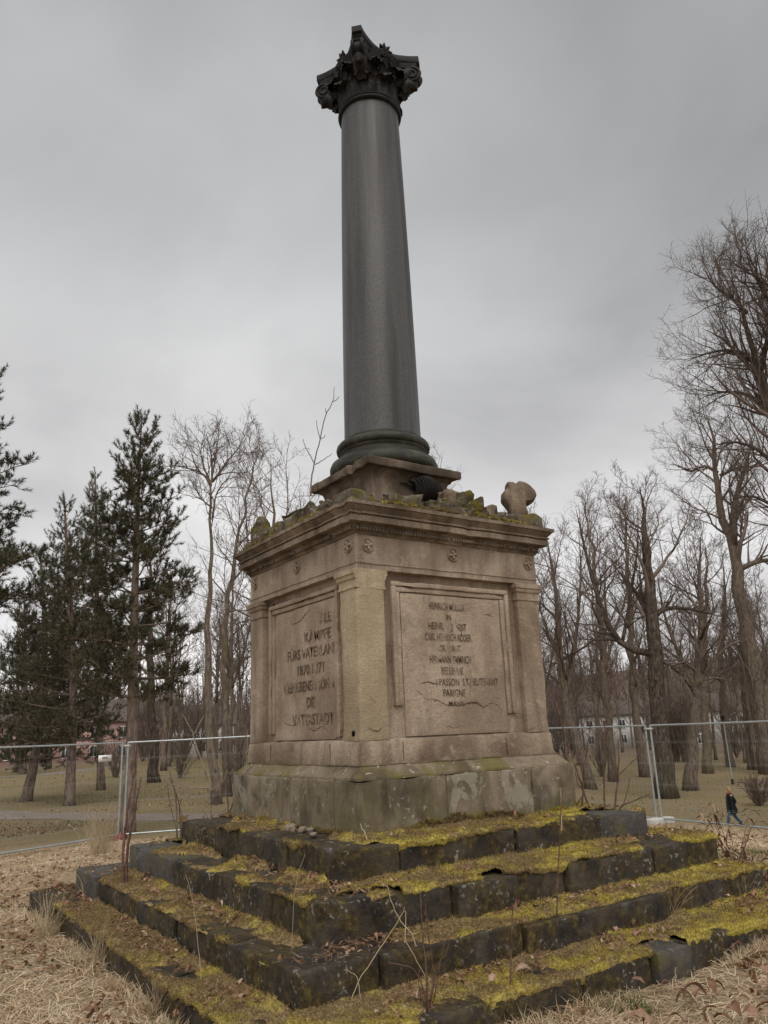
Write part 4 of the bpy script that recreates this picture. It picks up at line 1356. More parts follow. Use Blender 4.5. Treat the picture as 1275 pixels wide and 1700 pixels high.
hero('bare_tree', 'leafless tree with a straight grey trunk next to the sapling clump', [(1018, 1298), (1015, 1250), (1005, 1180), (1000, 1100), (995, 1010), (985, 930), (975, 860), (968, 830)], [13, 12, 11, 10, 8, 6, 4, 2], 15,
     limbs=[([(1002, 1120), (1020, 1050), (1040, 990), (1048, 930)], [6, 2])], first=0.38, n1=15, len1=0.26, n2=8, n3=6, n4=2, twig=0.011)
hero('bare_tree', 'leafless tree with a flared foot between the fence post and the rough dark trunk', [(1072, 1290), (1064, 1230), (1052, 1160), (1045, 1080), (1048, 1000), (1040, 920), (1035, 850), (1040, 820)], [14, 12, 11, 10, 8, 6, 4, 2], 16, first=0.36, n1=15, len1=0.26, n2=8, n3=6, n4=2, twig=0.011,
     limbs=[([(1052, 1160), (1070, 1100), (1090, 1060)], [5, 2])])
hero('bare_tree', 'leafless tree with two close trunks behind the forking tree', [(1176, 1284), (1172, 1230), (1166, 1150), (1168, 1060), (1175, 980), (1170, 900)], [13, 12, 11, 8, 5, 2], 17, first=0.36, n1=14, len1=0.28, n2=7, n3=6, n4=2, twig=0.012)
hero('bare_tree', 'thin leafless tree leaning over the lawn beside the thin lamp pole', [(1214, 1274), (1207, 1230), (1198, 1160), (1196, 1080), (1205, 1000), (1200, 930)], [11, 10, 9, 7, 5, 2], 18, first=0.36, n1=14, len1=0.28, n2=7, n3=6, n4=2, twig=0.012)
hero('bare_tree', 'leafless tree with a dark trunk far behind on the right lawn', [(1250, 1278), (1245, 1220), (1236, 1140), (1230, 1060), (1235, 980)], [13, 12, 10, 7, 3], 19, first=0.36, n1=14, len1=0.28, n2=7, n3=6, n4=2, twig=0.012)
# the big crown that reaches in from the right
hero('bare_tree', 'large leafless tree whose high crown reaches over the lawn', [(1420, 1330), (1400, 1150), (1370, 1000), (1345, 900), (1318, 800), (1290, 700), (1262, 610), (1245, 545), (1230, 505), (1212, 465), (1204, 445)], [60, 52, 46, 40, 34, 28, 20, 14, 10, 6, 3], 21, 'barkdark', dist=31.0,
     limbs=[([(1262, 620), (1245, 590), (1215, 580), (1175, 585), (1140, 600)], [9, 2]), ([(1285, 690), (1262, 650), (1258, 620), (1235, 600), (1200, 560), (1165, 545)], [11, 2]),
            ([(1240, 520), (1215, 495), (1185, 475), (1165, 440)], [7, 2]), ([(1300, 730), (1262, 665), (1230, 650), (1190, 650), (1155, 665)], [10, 2]), ([(1320, 810), (1260, 745), (1215, 730), (1170, 745)], [9, 2]),
            ([(1345, 900), (1330, 780), (1310, 640), (1292, 530), (1276, 450), (1268, 410)], [26, 4]), ([(1290, 520), (1260, 470), (1243, 440), (1240, 415)], [9, 2]), ([(1310, 640), (1285, 560), (1262, 505), (1250, 470)], [10, 3]),
            ([(1262, 615), (1280, 540), (1285, 460), (1268, 400)], [9, 2]), ([(1345, 900), (1300, 850), (1250, 820), (1210, 830)], [10, 2])],
     first=0.50, n1=14, len1=0.22, n2=11, n3=7, n4=3, twig=0.0065)
# left: slim birch-like tree with a round fan crown, and its leaning neighbour
hero('bare_tree', 'slim leafless tree with pale trunk and rounded fan crown beside the pines', [(357, 1335), (352, 1270), (346, 1180), (345, 1060), (350, 930), (350, 830), (352, 800), (358, 770), (362, 730), (365, 700)], [16, 14, 13, 11, 9, 7, 5, 4, 2.5, 1.2], 23,
     limbs=[([(350, 808), (342, 790), (325, 780), (300, 776), (290, 765)], [5, 1.2]), ([(352, 800), (365, 785), (378, 765), (395, 745), (410, 725)], [5, 1.2]), ([(351, 805), (338, 775), (333, 750), (325, 725)], [4, 1.2]), ([(352, 795), (352, 760), (345, 730), (340, 712)], [4, 1.2]), ([(353, 860), (358, 820), (375, 795), (400, 790)], [4, 1.2]), ([(348, 840), (330, 825), (318, 828)], [3, 1])],
     first=0.66, n1=7, len1=0.10, n2=7, n3=6, n4=2, twig=0.0075)
hero('bare_tree', 'leafless tree with a thin trunk leaning away from the slim pale tree', [(378, 1322), (372, 1240), (372, 1120), (376, 1010), (388, 930), (400, 870), (414, 810), (424, 765), (430, 725)], [13, 11, 10, 9, 8, 6, 4, 3, 1.2], 24,
     limbs=[([(392, 910), (410, 890), (430, 870), (445, 850)], [4, 1.2]), ([(418, 795), (422, 770), (416, 745)], [3, 1])], first=0.45, n1=15, len1=0.15, n2=6, n3=6, n4=2, twig=0.0075)
hero('bare_tree', 'leafless tree with a thick dark trunk and root flare behind the near pine', [(257, 1299), (255, 1230), (250, 1150), (248, 1060), (250, 980), (248, 900)], [16, 13, 12, 10, 7, 3], 25, 'barkdark', first=0.35, n1=12, len1=0.30, n2=6, n3=6, n4=2)

# --- trees of the wood behind, five shapes copied over the park
kinds = []
rk = random.Random(5)
for v in range(5):
    Hh = [17, 19, 16, 20, 18][v]
    lean = [0.4, -0.8, 1.2, 0.2, -0.5][v]
    tr = [(0, 0, 0), (lean*0.2, 0.1, Hh*0.3), (lean*0.6, -0.1, Hh*0.6), (lean, 0.2, Hh)]
    rad = [[0.18, 0.14, 0.09, 0.02], [0.24, 0.19, 0.12, 0.02], [0.15, 0.12, 0.08, 0.02], [0.27, 0.21, 0.13, 0.03], [0.17, 0.13, 0.09, 0.02]][v]
    lm = []
    if v in (1, 3):
        lm = [([(lean*0.25, 0, Hh*0.34), (1.2, 0.6, Hh*0.48), (2.2, 1.2, Hh*0.68), (2.6, 1.3, Hh*0.88)], [rad[1]*0.7, 0.03]), ([(lean*0.4, 0, Hh*0.42), (-1.3, -0.5, Hh*0.56), (-2.4, -0.8, Hh*0.80)], [rad[1]*0.6, 0.03])]
    kinds.append(bare_tree(50+v, tr, rad, first=[0.34, 0.38, 0.32, 0.38, 0.45][v], n1=[14, 11, 14, 11, 13][v], len1=[0.27, 0.32, 0.24, 0.33, 0.25][v], n2=7, n3=6, n4=2, limbs=lm, twig=0.0105, up=0.07))
LBL = ['slim leafless tree of the wood behind the fence', 'leafless tree with upright double boughs in the wood behind', 'small straight leafless tree of the wood behind', 'broad leafless tree with a forked trunk in the wood behind', 'leafless tree with a high narrow crown in the wood behind']
GRP = ['slim trees of the wood', 'double boughed trees of the wood', 'small straight trees of the wood', 'broad forked trees of the wood', 'high crowned trees of the wood']
def wood(px0, px1, d0, d1, count, seed, h0=0.85, h1=1.15):
    rw = random.Random(seed)
    made = []
    tries = 0
    while len(made) < count and tries < 4000:
        tries += 1
        x = rw.uniform(px0, px1)
        dd = math.sqrt(rw.uniform(d0*d0, d1*d1))
        q = at_dist(x, 1200, dd)
        if any((q[0]-a)**2+(q[1]-b)**2 < 6.0 for a, b in made): continue
        made.append((q[0], q[1]))
        v = rw.randrange(5)
        put_tree('bare_tree', LBL[v], (q[0], q[1], float(ground_z(q[0], q[1]))), kinds[v], (M['bark'], M['twig']), GRP[v], rw.uniform(0, 6.28), rw.uniform(h0, h1))
wood(895, 1330, 60, 90, 9, 1, 0.80, 1.0)
wood(880, 1360, 90, 150, 24, 2, 0.9, 1.1)
wood(395, 560, 46, 75, 9, 3, 0.80, 1.0)
wood(240, 400, 60, 90, 7, 13, 0.75, 0.95)
wood(-60, 560, 90, 140, 24, 4, 0.85, 1.1)
wood(560, 880, 46, 80, 10, 6, 0.95, 1.15)
wood(560, 880, 85, 130, 10, 7)

# the far wooded hillside reads as one mass
def far_wood():
    rw = np.random.default_rng(9)
    n = 2000
    az = R(8)+rw.random(n)*R(88)
    rr = np.sqrt(125**2+rw.random(n)*(400**2-125**2))
    x = rr*np.cos(az); y = rr*np.sin(az)
    z = ground_z(x, y)
    mb = MB()
    rnd = random.Random(4)
    br = []; tw = []
    for i in range(n):
        H = rnd.uniform(12, 19)
        base = np.array([x[i], y[i], z[i]-0.3])
        br.append((base+np.array([[0, 0, 0], [rnd.gauss(0, .2), rnd.gauss(0, .2), H*0.5], [rnd.gauss(0, .5), rnd.gauss(0, .5), H]]), np.array([0.22, 0.15, 0.03])))
        for k in range(15):
            f = rnd.uniform(0.22, 0.97)
            p = base+np.array([0, 0, H*f])
            a = rnd.uniform(0, 6.28); L = H*0.26*(1.2-f)
            q = p+np.array([math.cos(a)*L, math.sin(a)*L, L*rnd.uniform(0.5, 1.3)])
            tw.append((np.array([p, q]), np.array([0.055, 0.025])))
    tubes_batch(mb, br, 4)
    tubes_batch(mb, tw, 3)
    return mb.mesh('far_woodland')
tag(obj('far_woodland', far_wood(), M['twig']), 'leafless brown woodland covering the far hillside', 'woodland', kind='stuff')

# ------------------------------------------------------------------ pines
def needle_mesh(tufts, rnd, per=62, nl=0.105, nw=0.014):
    """tufts: list of (base, axis, length): bottle-brushes of needles"""
    B = np.array([t[0] for t in tufts]); A = np.array([t[1] for t in tufts]); L = np.array([t[2] for t in tufts])
    A = A/np.linalg.norm(A, axis=1)[:, None]
    n = len(B)
    g = np.random.default_rng(rnd.randrange(1 << 30))
    h = np.where((np.abs(A[:, 2]) < 0.9)[:, None], np.array([[0, 0, 1.0]]), np.array([[1.0, 0, 0]]))
    U = np.cross(A, h); U /= np.linalg.norm(U, axis=1)[:, None]
    W = np.cross(A, U)
    t = g.random((n, per))**0.8
    a = g.random((n, per))*2*math.pi
    lean = 0.55+0.75*t+g.normal(0, 0.15, (n, per))
    rad = np.cos(a)[..., None]*U[:, None]+np.sin(a)[..., None]*W[:, None]
    D = A[:, None]*lean[..., None]+rad
    D[..., 2] += 0.15
    D /= np.linalg.norm(D, axis=2)[..., None]
    base = B[:, None]+A[:, None]*(t*L[:, None])[..., None]
    ln = nl*g.uniform(0.75, 1.2, (n, per))
    side = np.cross(D, g.normal(0, 1, (n, per, 3)))
    side /= np.linalg.norm(side, axis=2)[..., None]
    V = np.stack([base-side*nw/2, base+side*nw/2, base+D*ln[..., None]], 2).reshape(-1, 3)
    T = np.arange(len(V)).reshape(-1, 3)
    return V, T

def pine(seed, trunk, radii, first=0.3, whorls=20, blen=2.0, prof=None, tuft=0.24, dens=1.0, per=50, nl=0.115, nw=0.016, up=0.05, droop=-0.05, bare_low=0.35):
    rnd = random.Random(seed)
    T = np.array(trunk, float)
    d = np.concatenate([[0], np.cumsum(np.linalg.norm(np.diff(T, axis=0), axis=1))])
    H = d[-1]
    m = 26
    s = np.linspace(0, H, m)
    TP = np.stack([np.interp(s, d, T[:, k]) for k in range(3)], 1)
    TP[1:-1] = (TP[:-2]+2*TP[1:-1]+TP[2:])/4
    TR = np.interp(s/H, np.linspace(0, 1, len(radii)), radii)*(1+0.5*np.exp(-s/0.5))
    TP[0, 2] -= 0.25
    tm = MB(); tm.tube(TP, TR, 10)
    cm = MB()
    tufts = [(TP[-1]-np.array([0, 0, 0.15]), np.array([0, 0, 1.0]), 0.35)]
    L1 = []; L2 = []
    for w in range(whorls):
        f = first+(0.985-first)*((w+0.2*rnd.random())/(whorls-1)) if whorls > 1 else first
        f = min(f, 0.985)
        i = min(m-2, int(f*(m-1)))
        p = TP[i]+(TP[i+1]-TP[i])*(f*(m-1)-i)
        g = (f-first)/(1-first)
        base_len = blen*(prof(g) if prof else (1-g)**0.75*(0.75+0.25*min(1, g*5)))
        k = rnd.randint(4, 6) if g < 0.85 else rnd.randint(3, 4)
        a0 = rnd.uniform(0, 6.28)
        for q in range(k):
            a = a0+q*2*math.pi/k+rnd.uniform(-0.3, 0.3)
            L = base_len*rnd.uniform(0.65, 1.15)+0.18
            elev = droop+0.75*g*g+0.25*g+rnd.uniform(-0.12, 0.12)
            dr = np.array([math.cos(a)*math.cos(elev), math.sin(a)*math.cos(elev), math.sin(elev)])
            P, rr_ = grow(rnd, p, dr, L, max(0.012, np.interp(f, s/H, TR)*0.32), 0.008, 6, 0.07, up)
            L1.append((P, rr_))
            live = 0.10 if g > bare_low else 0.45
            ns = max(2, int(L*10.5*dens))
            for e in range(ns):
                h = live+(1-live)*(e+rnd.random())/ns
                i2 = min(len(P)-2, int(h*(len(P)-1)))
                p2 = P[i2]+(P[i2+1]-P[i2])*(h*(len(P)-1)-i2)
                tg = P[i2+1]-P[i2]; tg /= np.linalg.norm(tg)
                sl = min(0.75, L*rnd.uniform(0.16, 0.36)*(1.25-h))+0.05
                dr2 = side_dir(rnd, tg, R(rnd.uniform(35, 60)), np.array([0, 0, 0.35]))
                P2, r2 = grow(rnd, p2, dr2, sl, 0.010, 0.006, 3, 0.1, 0.12)
                L2.append((P2, r2))
                tl = tuft*rnd.uniform(0.8, 1.25)
                ax = P2[-1]-P2[-2]; ax /= np.linalg.norm(ax)
                ax = ax+np.array([0, 0, 0.45])
                tufts.append((P2[-1]-ax*0.08, ax, tl))
                if sl > 0.22:
                    for u in range(2):
                        ax2 = side_dir(rnd, P2[2]-P2[1], R(45), np.array([0, 0, 0.6]))
                        tufts.append((P2[2], ax2, tl*0.85))
            ax = P[-1]-P[-2]; ax /= np.linalg.norm(ax)
            tufts.append((P[-1]-ax*0.05, ax+np.array([0, 0, 0.4]), tuft*1.3))
    tubes_batch(tm, L1, 5)
    tubes_batch(tm, L2, 3)
    V, Tt = needle_mesh(tufts, rnd, per, nl, nw)
    cm.add(V, T=Tt)
    a = tm.mesh('trunk'); shade(a)
    print('pine', seed, len(tufts), 'tufts', len(Tt), 'needles')
    return a, cm.mesh('crown')

def pine_hero(label, pix, widths, seed, dist=None, **kw):
    if dist is None:
        base = hit(*pix[0])
    else:
        q = at_dist(pix[0][0], pix[0][1], dist)
        base = np.array([q[0], q[1], float(ground_z(q[0], q[1]))])
    dd = hdist(base)
    tr = np.array([base]+[at_dist(x, y, dd) for x, y in pix[1:]])-base
    rad = [max(0.01, w/2*dd/FPX) for w in widths]
    print('pine', seed, 'dist', round(dd, 1), 'height', round(tr[-1][2], 1), 'r', round(rad[0], 2))
    return put_tree('pine_tree', label, base, pine(seed, tr, rad, **kw), (M['barkpine'], M['needle']))
pine_hero('tall pine with a straight trunk close behind the fence joint', [(211, 1388), (214, 1330), (219, 1250), (221, 1100), (224, 980), (228, 860), (232, 760), (235, 702)], [20, 17, 16, 14, 12, 9, 5, 2], 71, dist=20.4,
          first=0.30, whorls=18, blen=1.95, dens=0.85, bare_low=0.42, prof=lambda g: (1-g)**0.62*(0.60+0.40*min(1, g*2.2)))
pine_hero('dense pine with a pale straight trunk beside the near path', [(115, 1338), (117, 1290), (120, 1230), (122, 1130), (118, 1030), (112, 930), (107, 835)], [14, 13, 12, 11, 9, 6, 2], 72,
          first=0.20, whorls=18, blen=3.0, dens=0.62, bare_low=0.0, tuft=0.34, nl=0.15, per=42, nw=0.018)
pine_hero('dense pine with a leaning lower trunk beside the near path', [(42, 1331), (52, 1290), (62, 1240), (70, 1160), (75, 1060), (72, 980), (66, 920)], [13, 13, 12, 10, 8, 5, 2], 73,
          first=0.16, whorls=15, blen=3.2, dens=0.62, bare_low=0.0, tuft=0.34, nl=0.15, per=42, nw=0.018)
pine_hero('tall pine with a shorter bushy crown behind the straight one', [(168, 1312), (166, 1230), (163, 1100), (160, 960), (160, 870), (158, 790)], [11, 10, 9, 7, 4, 2], 74,
          first=0.30, whorls=15, blen=2.8, dens=0.6, bare_low=0.1, tuft=0.38, nl=0.16, per=42, nw=0.02)
pine_hero('big pine whose boughs hang in over the fence end', [(-110, 1400), (-107, 1250), (-104, 1050), (-100, 920), (-92, 800), (-78, 690), (-62, 610), (-52, 575)], [40, 34, 30, 26, 20, 12, 6, 3], 75, dist=22.0,
          first=0.42, whorls=18, blen=3.0, dens=0.85, bare_low=0.0, tuft=0.28, nl=0.13, per=46, nw=0.016, prof=lambda g: (1-g)**0.5*(0.75+0.25*math.sin(g*19)))
pine_hero('pine with a thick dark trunk standing further back by the far path', [(38, 1286), (38, 1230), (40, 1130), (42, 1050), (40, 990)], [10, 9, 8, 5, 2], 76, first=0.15, whorls=11, blen=4.2, dens=0.42, bare_low=0.0, tuft=0.5, nl=0.22, per=36, nw=0.035)

# --- shrubs: vase of bare stems
def shrub(name, label, px, py, hpx, wpx, seed, stems=16, mat='twig', dist=None, group=None):
    thick = 1.0 if dist is None else 2.0
    base = hit(px, py) if dist is None else at_dist(px, py, dist)
    base = np.array([base[0], base[1], float(ground_z(base[0], base[1]))])
    dd = hdist(base)
    Hh = hpx*dd/FPX; Wd = wpx*dd/FPX/2
    rnd = random.Random(seed)
    a = []; b2 = []; b3 = []
    for q in range(stems):
        an = rnd.uniform(0, 6.28); sp = rnd.uniform(0.15, 1.0)
        dr = np.array([math.cos(an)*sp*Wd, math.sin(an)*sp*Wd, Hh*rnd.uniform(0.75, 1.05)])
        L = np.linalg.norm(dr)
        P, r_ = grow(rnd, (rnd.gauss(0, .08), rnd.gauss(0, .08), -0.05), dr, L, 0.012+0.006*Hh, 0.006*thick, 7, 0.10, 0.03)
        a.append((P, r_))
        for e in range(9):
            h = rnd.uniform(0.2, 0.95); i = min(len(P)-2, int(h*(len(P)-1)))
            tg = P[i+1]-P[i]; tg /= np.linalg.norm(tg)
            P2, r2 = grow(rnd, P[i], side_dir(rnd, tg, R(rnd.uniform(25, 50)), np.array([0, 0, 0.4])), L*rnd.uniform(0.15, 0.35), 0.009*thick, 0.005*thick, 4, 0.14, 0.06)
            b2.append((P2, r2))
            for w in range(3):
                i3 = rnd.randrange(1, 4)
                P3, r3 = grow(rnd, P2[i3], side_dir(rnd, (P2[i3+1]-P2[i3])/np.linalg.norm(P2[i3+1]-P2[i3]), R(40)), L*rnd.uniform(0.05, 0.14), 0.006*thick, 0.004*thick, 2, 0.14, 0.05)
                b3.append((P3, r3))
    t = empty(name, label, 'shrub' if dist is None else 'thicket', base, group)
    m1 = MB(); tubes_batch(m1, a, 5)
    m2 = MB(); tubes_batch(m2, b2, 3); tubes_batch(m2, b3, 3)
    obj('stem', shade(m1.mesh('stem')), M['bark'], t)
    obj('twig', shade(m2.mesh('twig')), M[mat], t)
    return t
shrub('bare_shrub', 'dark many-stemmed vase-shaped shrub on the lawn behind the white fence sign', 191, 1291, 75, 62, 1, 22)
shrub('bare_shrub', 'low reddish bare shrub thicket beside the walking person', 1262, 1338, 42, 70, 2, 40, 'sapling')
shrub('bare_shrub', 'low bare shrub under the pale slim tree', 300, 1292, 60, 60, 3, 18)
shrub('bare_shrub', 'tangled bare shrub between the leaning tree and the plinth', 398, 1322, 110, 70, 4, 26)
shrub('bare_shrub', 'leggy bare shrub on the lawn near the two leaning trunks', 1000, 1290, 70, 60, 5, 18)

# thickets that close the view under the crowns: three shapes copied
rt = random.Random(77)
shapes = []
def thicket(x, dd, label, group):
    if len(shapes) < 3:
        t = shrub('bare_thicket', label, x, 1240, 95*100/dd, 85, 100+len(shapes), 15, 'twig', dd, group)
        shapes.append(t)
        return t
    src = shapes[rt.randrange(3)]
    t = src.copy(); col.objects.link(t)
    q = at_dist(x, 1240, dd)
    t.location = (q[0], q[1], float(ground_z(q[0], q[1])))
    t.rotation_euler.z = rt.uniform(0, 6.28)
    k = rt.uniform(0.7, 1.2); t.scale = (k, k, k)
    t['label'] = label; t['group'] = group
    for ch in src.children:
        c = ch.copy(); col.objects.link(c); c.parent = t
    return t
for q in range(20):
    thicket(rt.uniform(905, 1300), rt.uniform(90, 122), 'tall leafless thicket between the trunks at the edge of the far lawn', 'thickets along the far lawn')
for q in range(10):
    thicket(rt.uniform(230, 430), rt.uniform(75, 110), 'tall leafless thicket behind the slim trees next to the pines', 'thickets behind the slim trees')
# ------------------------------------------------------------------ moss on the treads
def inside_any(x, y, rects):
    m = np.zeros(len(x), bool)
    for a, b, c, d in rects: m |= (x > a) & (x < b) & (y > c) & (y < d)
    return m
BARE = [  # places where the stone shows through: x0, x1, y0, y1
    [(-2.6, -2.1, 1.9, 2.7), (0.10, 0.42, -2.8, -2.45)],
    [(-2.3, -1.62, -2.3, -1.93), (-2.3, -1.75, 1.60, 1.97), (-2.3, -2.0, 2.15, 2.4)],
    [(-1.95, -1.30, -2.0, -1.72), (-1.95, -1.5, 1.15, 1.95), (-0.80, -0.45, -2.0, -1.80)],
    [(-1.6, -1.05, -1.6, -1.38), (-1.6, -1.1, 0.95, 1.6), (1.0, 1.6, -1.6, -1.2)]]
moss_V = []; moss_Q = []; moss_n = 0
fuzz_base = []
for k, (xl, xr, yf, yb, z0, z1) in enumerate(STEPS):
    nx = STEPS[k+1] if k < 3 else (-1.115, 1.115, -1.115, 1.115, 0, 0)
    st = 0.019
    ov = 0.040
    xs = np.arange(xl-ov, xr+ov, st); ys = np.arange(yf-ov, yb+ov, st)
    X, Y = np.meshgrid(xs, ys, indexing='ij')
    x = X.ravel(); y = Y.ravel()
    inner = (x > nx[0]+0.01) & (x < nx[1]-0.01) & (y > nx[2]+0.01) & (y < nx[3]-0.01)
    P = np.stack([x, y, np.full(len(x), k*3.0)], 1)
    eo = np.minimum(np.minimum(x-xl, xr-x), np.minimum(y-yf, yb-y))          # distance to the outer edge
    ei = np.maximum(np.maximum(nx[0]-x, x-nx[1]), np.maximum(nx[2]-y, y-nx[3]))  # distance to the next riser
    cov = fbm(P, 2.3, 4, 71) + 0.50 + 0.35*ss(0.18, 0.0, ei) - 0.20*ss(0.0, 0.1, x+y+0.4)*0
    cov = cov + np.where(y < x, 0.16, -0.10)                                  # the front side is the mossier
    cov = cov - 1.6*inside_any(x, y, BARE[k])*(0.6+0.8*vn(P, 5.0, 12))
    gr_ = ss(0.02, 0.42, cov)
    th = -0.016 + gr_*(0.034+0.014*fbm(P, 8.0, 3, 5)) + 0.007*vn(P, 40.0, 6)*gr_ + 0.022*np.maximum(0, fbm(P, 6.0, 2, 15)-0.1)*gr_
    th = th + 0.024*ss(0.11, 0.0, ei)*gr_
    u = np.clip((0.014-eo)/(0.014+ov), 0, 1)                                  # rolls over the arris as a soft lip
    lip = (0.030+0.045*np.clip(fbm(P, 4.0, 3, 14)+0.25, 0, 1.2))*gr_
    z = z1+th-lip*u**1.4
    out = 0.014*np.sin(u*math.pi)*gr_-0.012*u
    ax_ = np.argmin(np.stack([x-xl, xr-x, y-yf, yb-y]), 0)
    e = u > 0
    x = np.where(e & (ax_ == 0), xl+0.014*(1-u)-out, x); x = np.where(e & (ax_ == 1), xr-0.014*(1-u)+out, x)
    y = np.where(e & (ax_ == 2), yf+0.014*(1-u)-out, y); y = np.where(e & (ax_ == 3), yb-0.014*(1-u)+out, y)
    ok = (cov > 0.02) & ~inner
    G = ok.reshape(X.shape)
    idx = np.arange(X.size).reshape(X.shape)
    cell = G[:-1, :-1] & G[1:, :-1] & G[:-1, 1:] & G[1:, 1:]
    Q = np.stack([idx[:-1, :-1], idx[1:, :-1], idx[1:, 1:], idx[:-1, 1:]], -1)[cell]
    V = np.stack([x+0.004*vn(P, 30, 21), y+0.004*vn(P, 30, 22), z], 1)
    used = np.unique(Q); re = np.full(len(V), -1); re[used] = np.arange(len(used))
    moss_V.append(V[used]); moss_Q.append(re[Q]+moss_n); moss_n += len(used)
    fuzz_base.append(V[used][gr_[used] > 0.35])
me = mesh_np('moss', np.concatenate(moss_V), np.concatenate(moss_Q)); shade(me)
tag(obj('moss', me, M['moss']), 'yellow-green and brown moss cushions covering the stone steps', 'moss', kind='stuff')

def blades(base, n, ln, wd, up, seed, spread=1.0, droop=0.0, seg=1):
    """n short blades on the points base"""
    g = np.random.default_rng(seed)
    B = base[g.integers(0, len(base), n)] + g.normal(0, 0.006, (n, 3))*np.array([1, 1, 0.3])
    D = g.normal(0, spread, (n, 3)); D[:, 2] = np.abs(D[:, 2])*0.4+up
    D /= np.linalg.norm(D, axis=1)[:, None]
    S = np.cross(D, g.normal(0, 1, (n, 3))); S /= np.linalg.norm(S, axis=1)[:, None]
    L = ln*g.uniform(0.5, 1.3, n)[:, None]
    w = wd*g.uniform(0.7, 1.3, n)[:, None]
    if seg == 1:
        V = np.stack([B-S*w/2, B+S*w/2, B+D*L], 1).reshape(-1, 3)
        return V, np.arange(len(V)).reshape(-1, 3)
    M1 = B+D*L*0.55
    D2 = D+np.array([0, 0, -droop])+g.normal(0, 0.25, (n, 3))
    D2 /= np.linalg.norm(D2, axis=1)[:, None]
    V = np.stack([B-S*w/2, B+S*w/2, M1-S*w*0.35, M1+S*w*0.35, M1+D2*L*0.5], 1).reshape(-1, 3)
    o = np.arange(n)[:, None]*5
    T = np.concatenate([o+np.array([[0, 1, 3]]), o+np.array([[0, 3, 2]]), o+np.array([[2, 3, 4]])])
    return V, T
fb = np.concatenate(fuzz_base)
front = fb[(fb[:, 1] < 0.6) | (fb[:, 0] < -0.9)]
V, T = blades(front, 190000, 0.019, 0.0046, 0.8, 5, 0.9)
tag(obj('moss_tufts', mesh_np('moss_tufts', V, T), M['mossfuzz']), 'fine upright moss shoots bristling on the stone steps', 'moss', kind='stuff')

# moss skirt at the foot of the plinth and cushions on the cornice
g = np.random.default_rng(8)
sk = []
for (a0, a1, side) in ((-0.75, 0.95, 'f'), (-0.9, 0.5, 'l')):
    n_ = 900 if side == 'f' else 260
    a = g.uniform(a0, a1, n_)
    hh = 0.09*np.clip(0.35+fbm(np.stack([a*1.0, 0*a, 0*a], 1), 3.0, 3, 4 if side == 'f' else 6), 0, 1)*g.random(n_)
    o_ = g.random(n_)*0.03
    if side == 'f': sk.append(np.stack([a, -1.121-o_*0.6, 0.672+hh], 1))
    else: sk.append(np.stack([-1.121-o_*0.6, a, 0.672+hh*0.7], 1))
sk = np.concatenate(sk)
V, T = blades(sk, 16000, 0.030, 0.0045, 0.25, 15, 0.9)
tag(obj('moss_skirt', mesh_np('moss_skirt', V, T), M['mossfuzz']), 'brownish moss fringe along the foot of the plinth', 'moss', kind='stuff')
cb_ = []
n_ = 5000
a = g.uniform(-1.05, 1.05, n_); s = g.uniform(0.72, 1.12, n_)
q = g.integers(0, 2, n_)
x = np.where(q == 0, a*s/1.05, -s); y = np.where(q == 0, -s, a*s/1.05)
P = np.stack([x, y, 0*x], 1)
keep = fbm(P, 3.0, 3, 31) > 0.05
cp = np.stack([x, y, 3.205+0.17*(1.1-s)/0.4*0.6+0.012*g.random(n_)], 1)[keep]
V, T = blades(cp, 15000, 0.030, 0.006, 0.6, 16, 0.9)
tag(obj('cornice_moss', mesh_np('cornice_moss', V, T), M['mossfuzz']), 'tufts of moss growing on the crumbling ledge above the cornice', 'moss', kind='stuff')

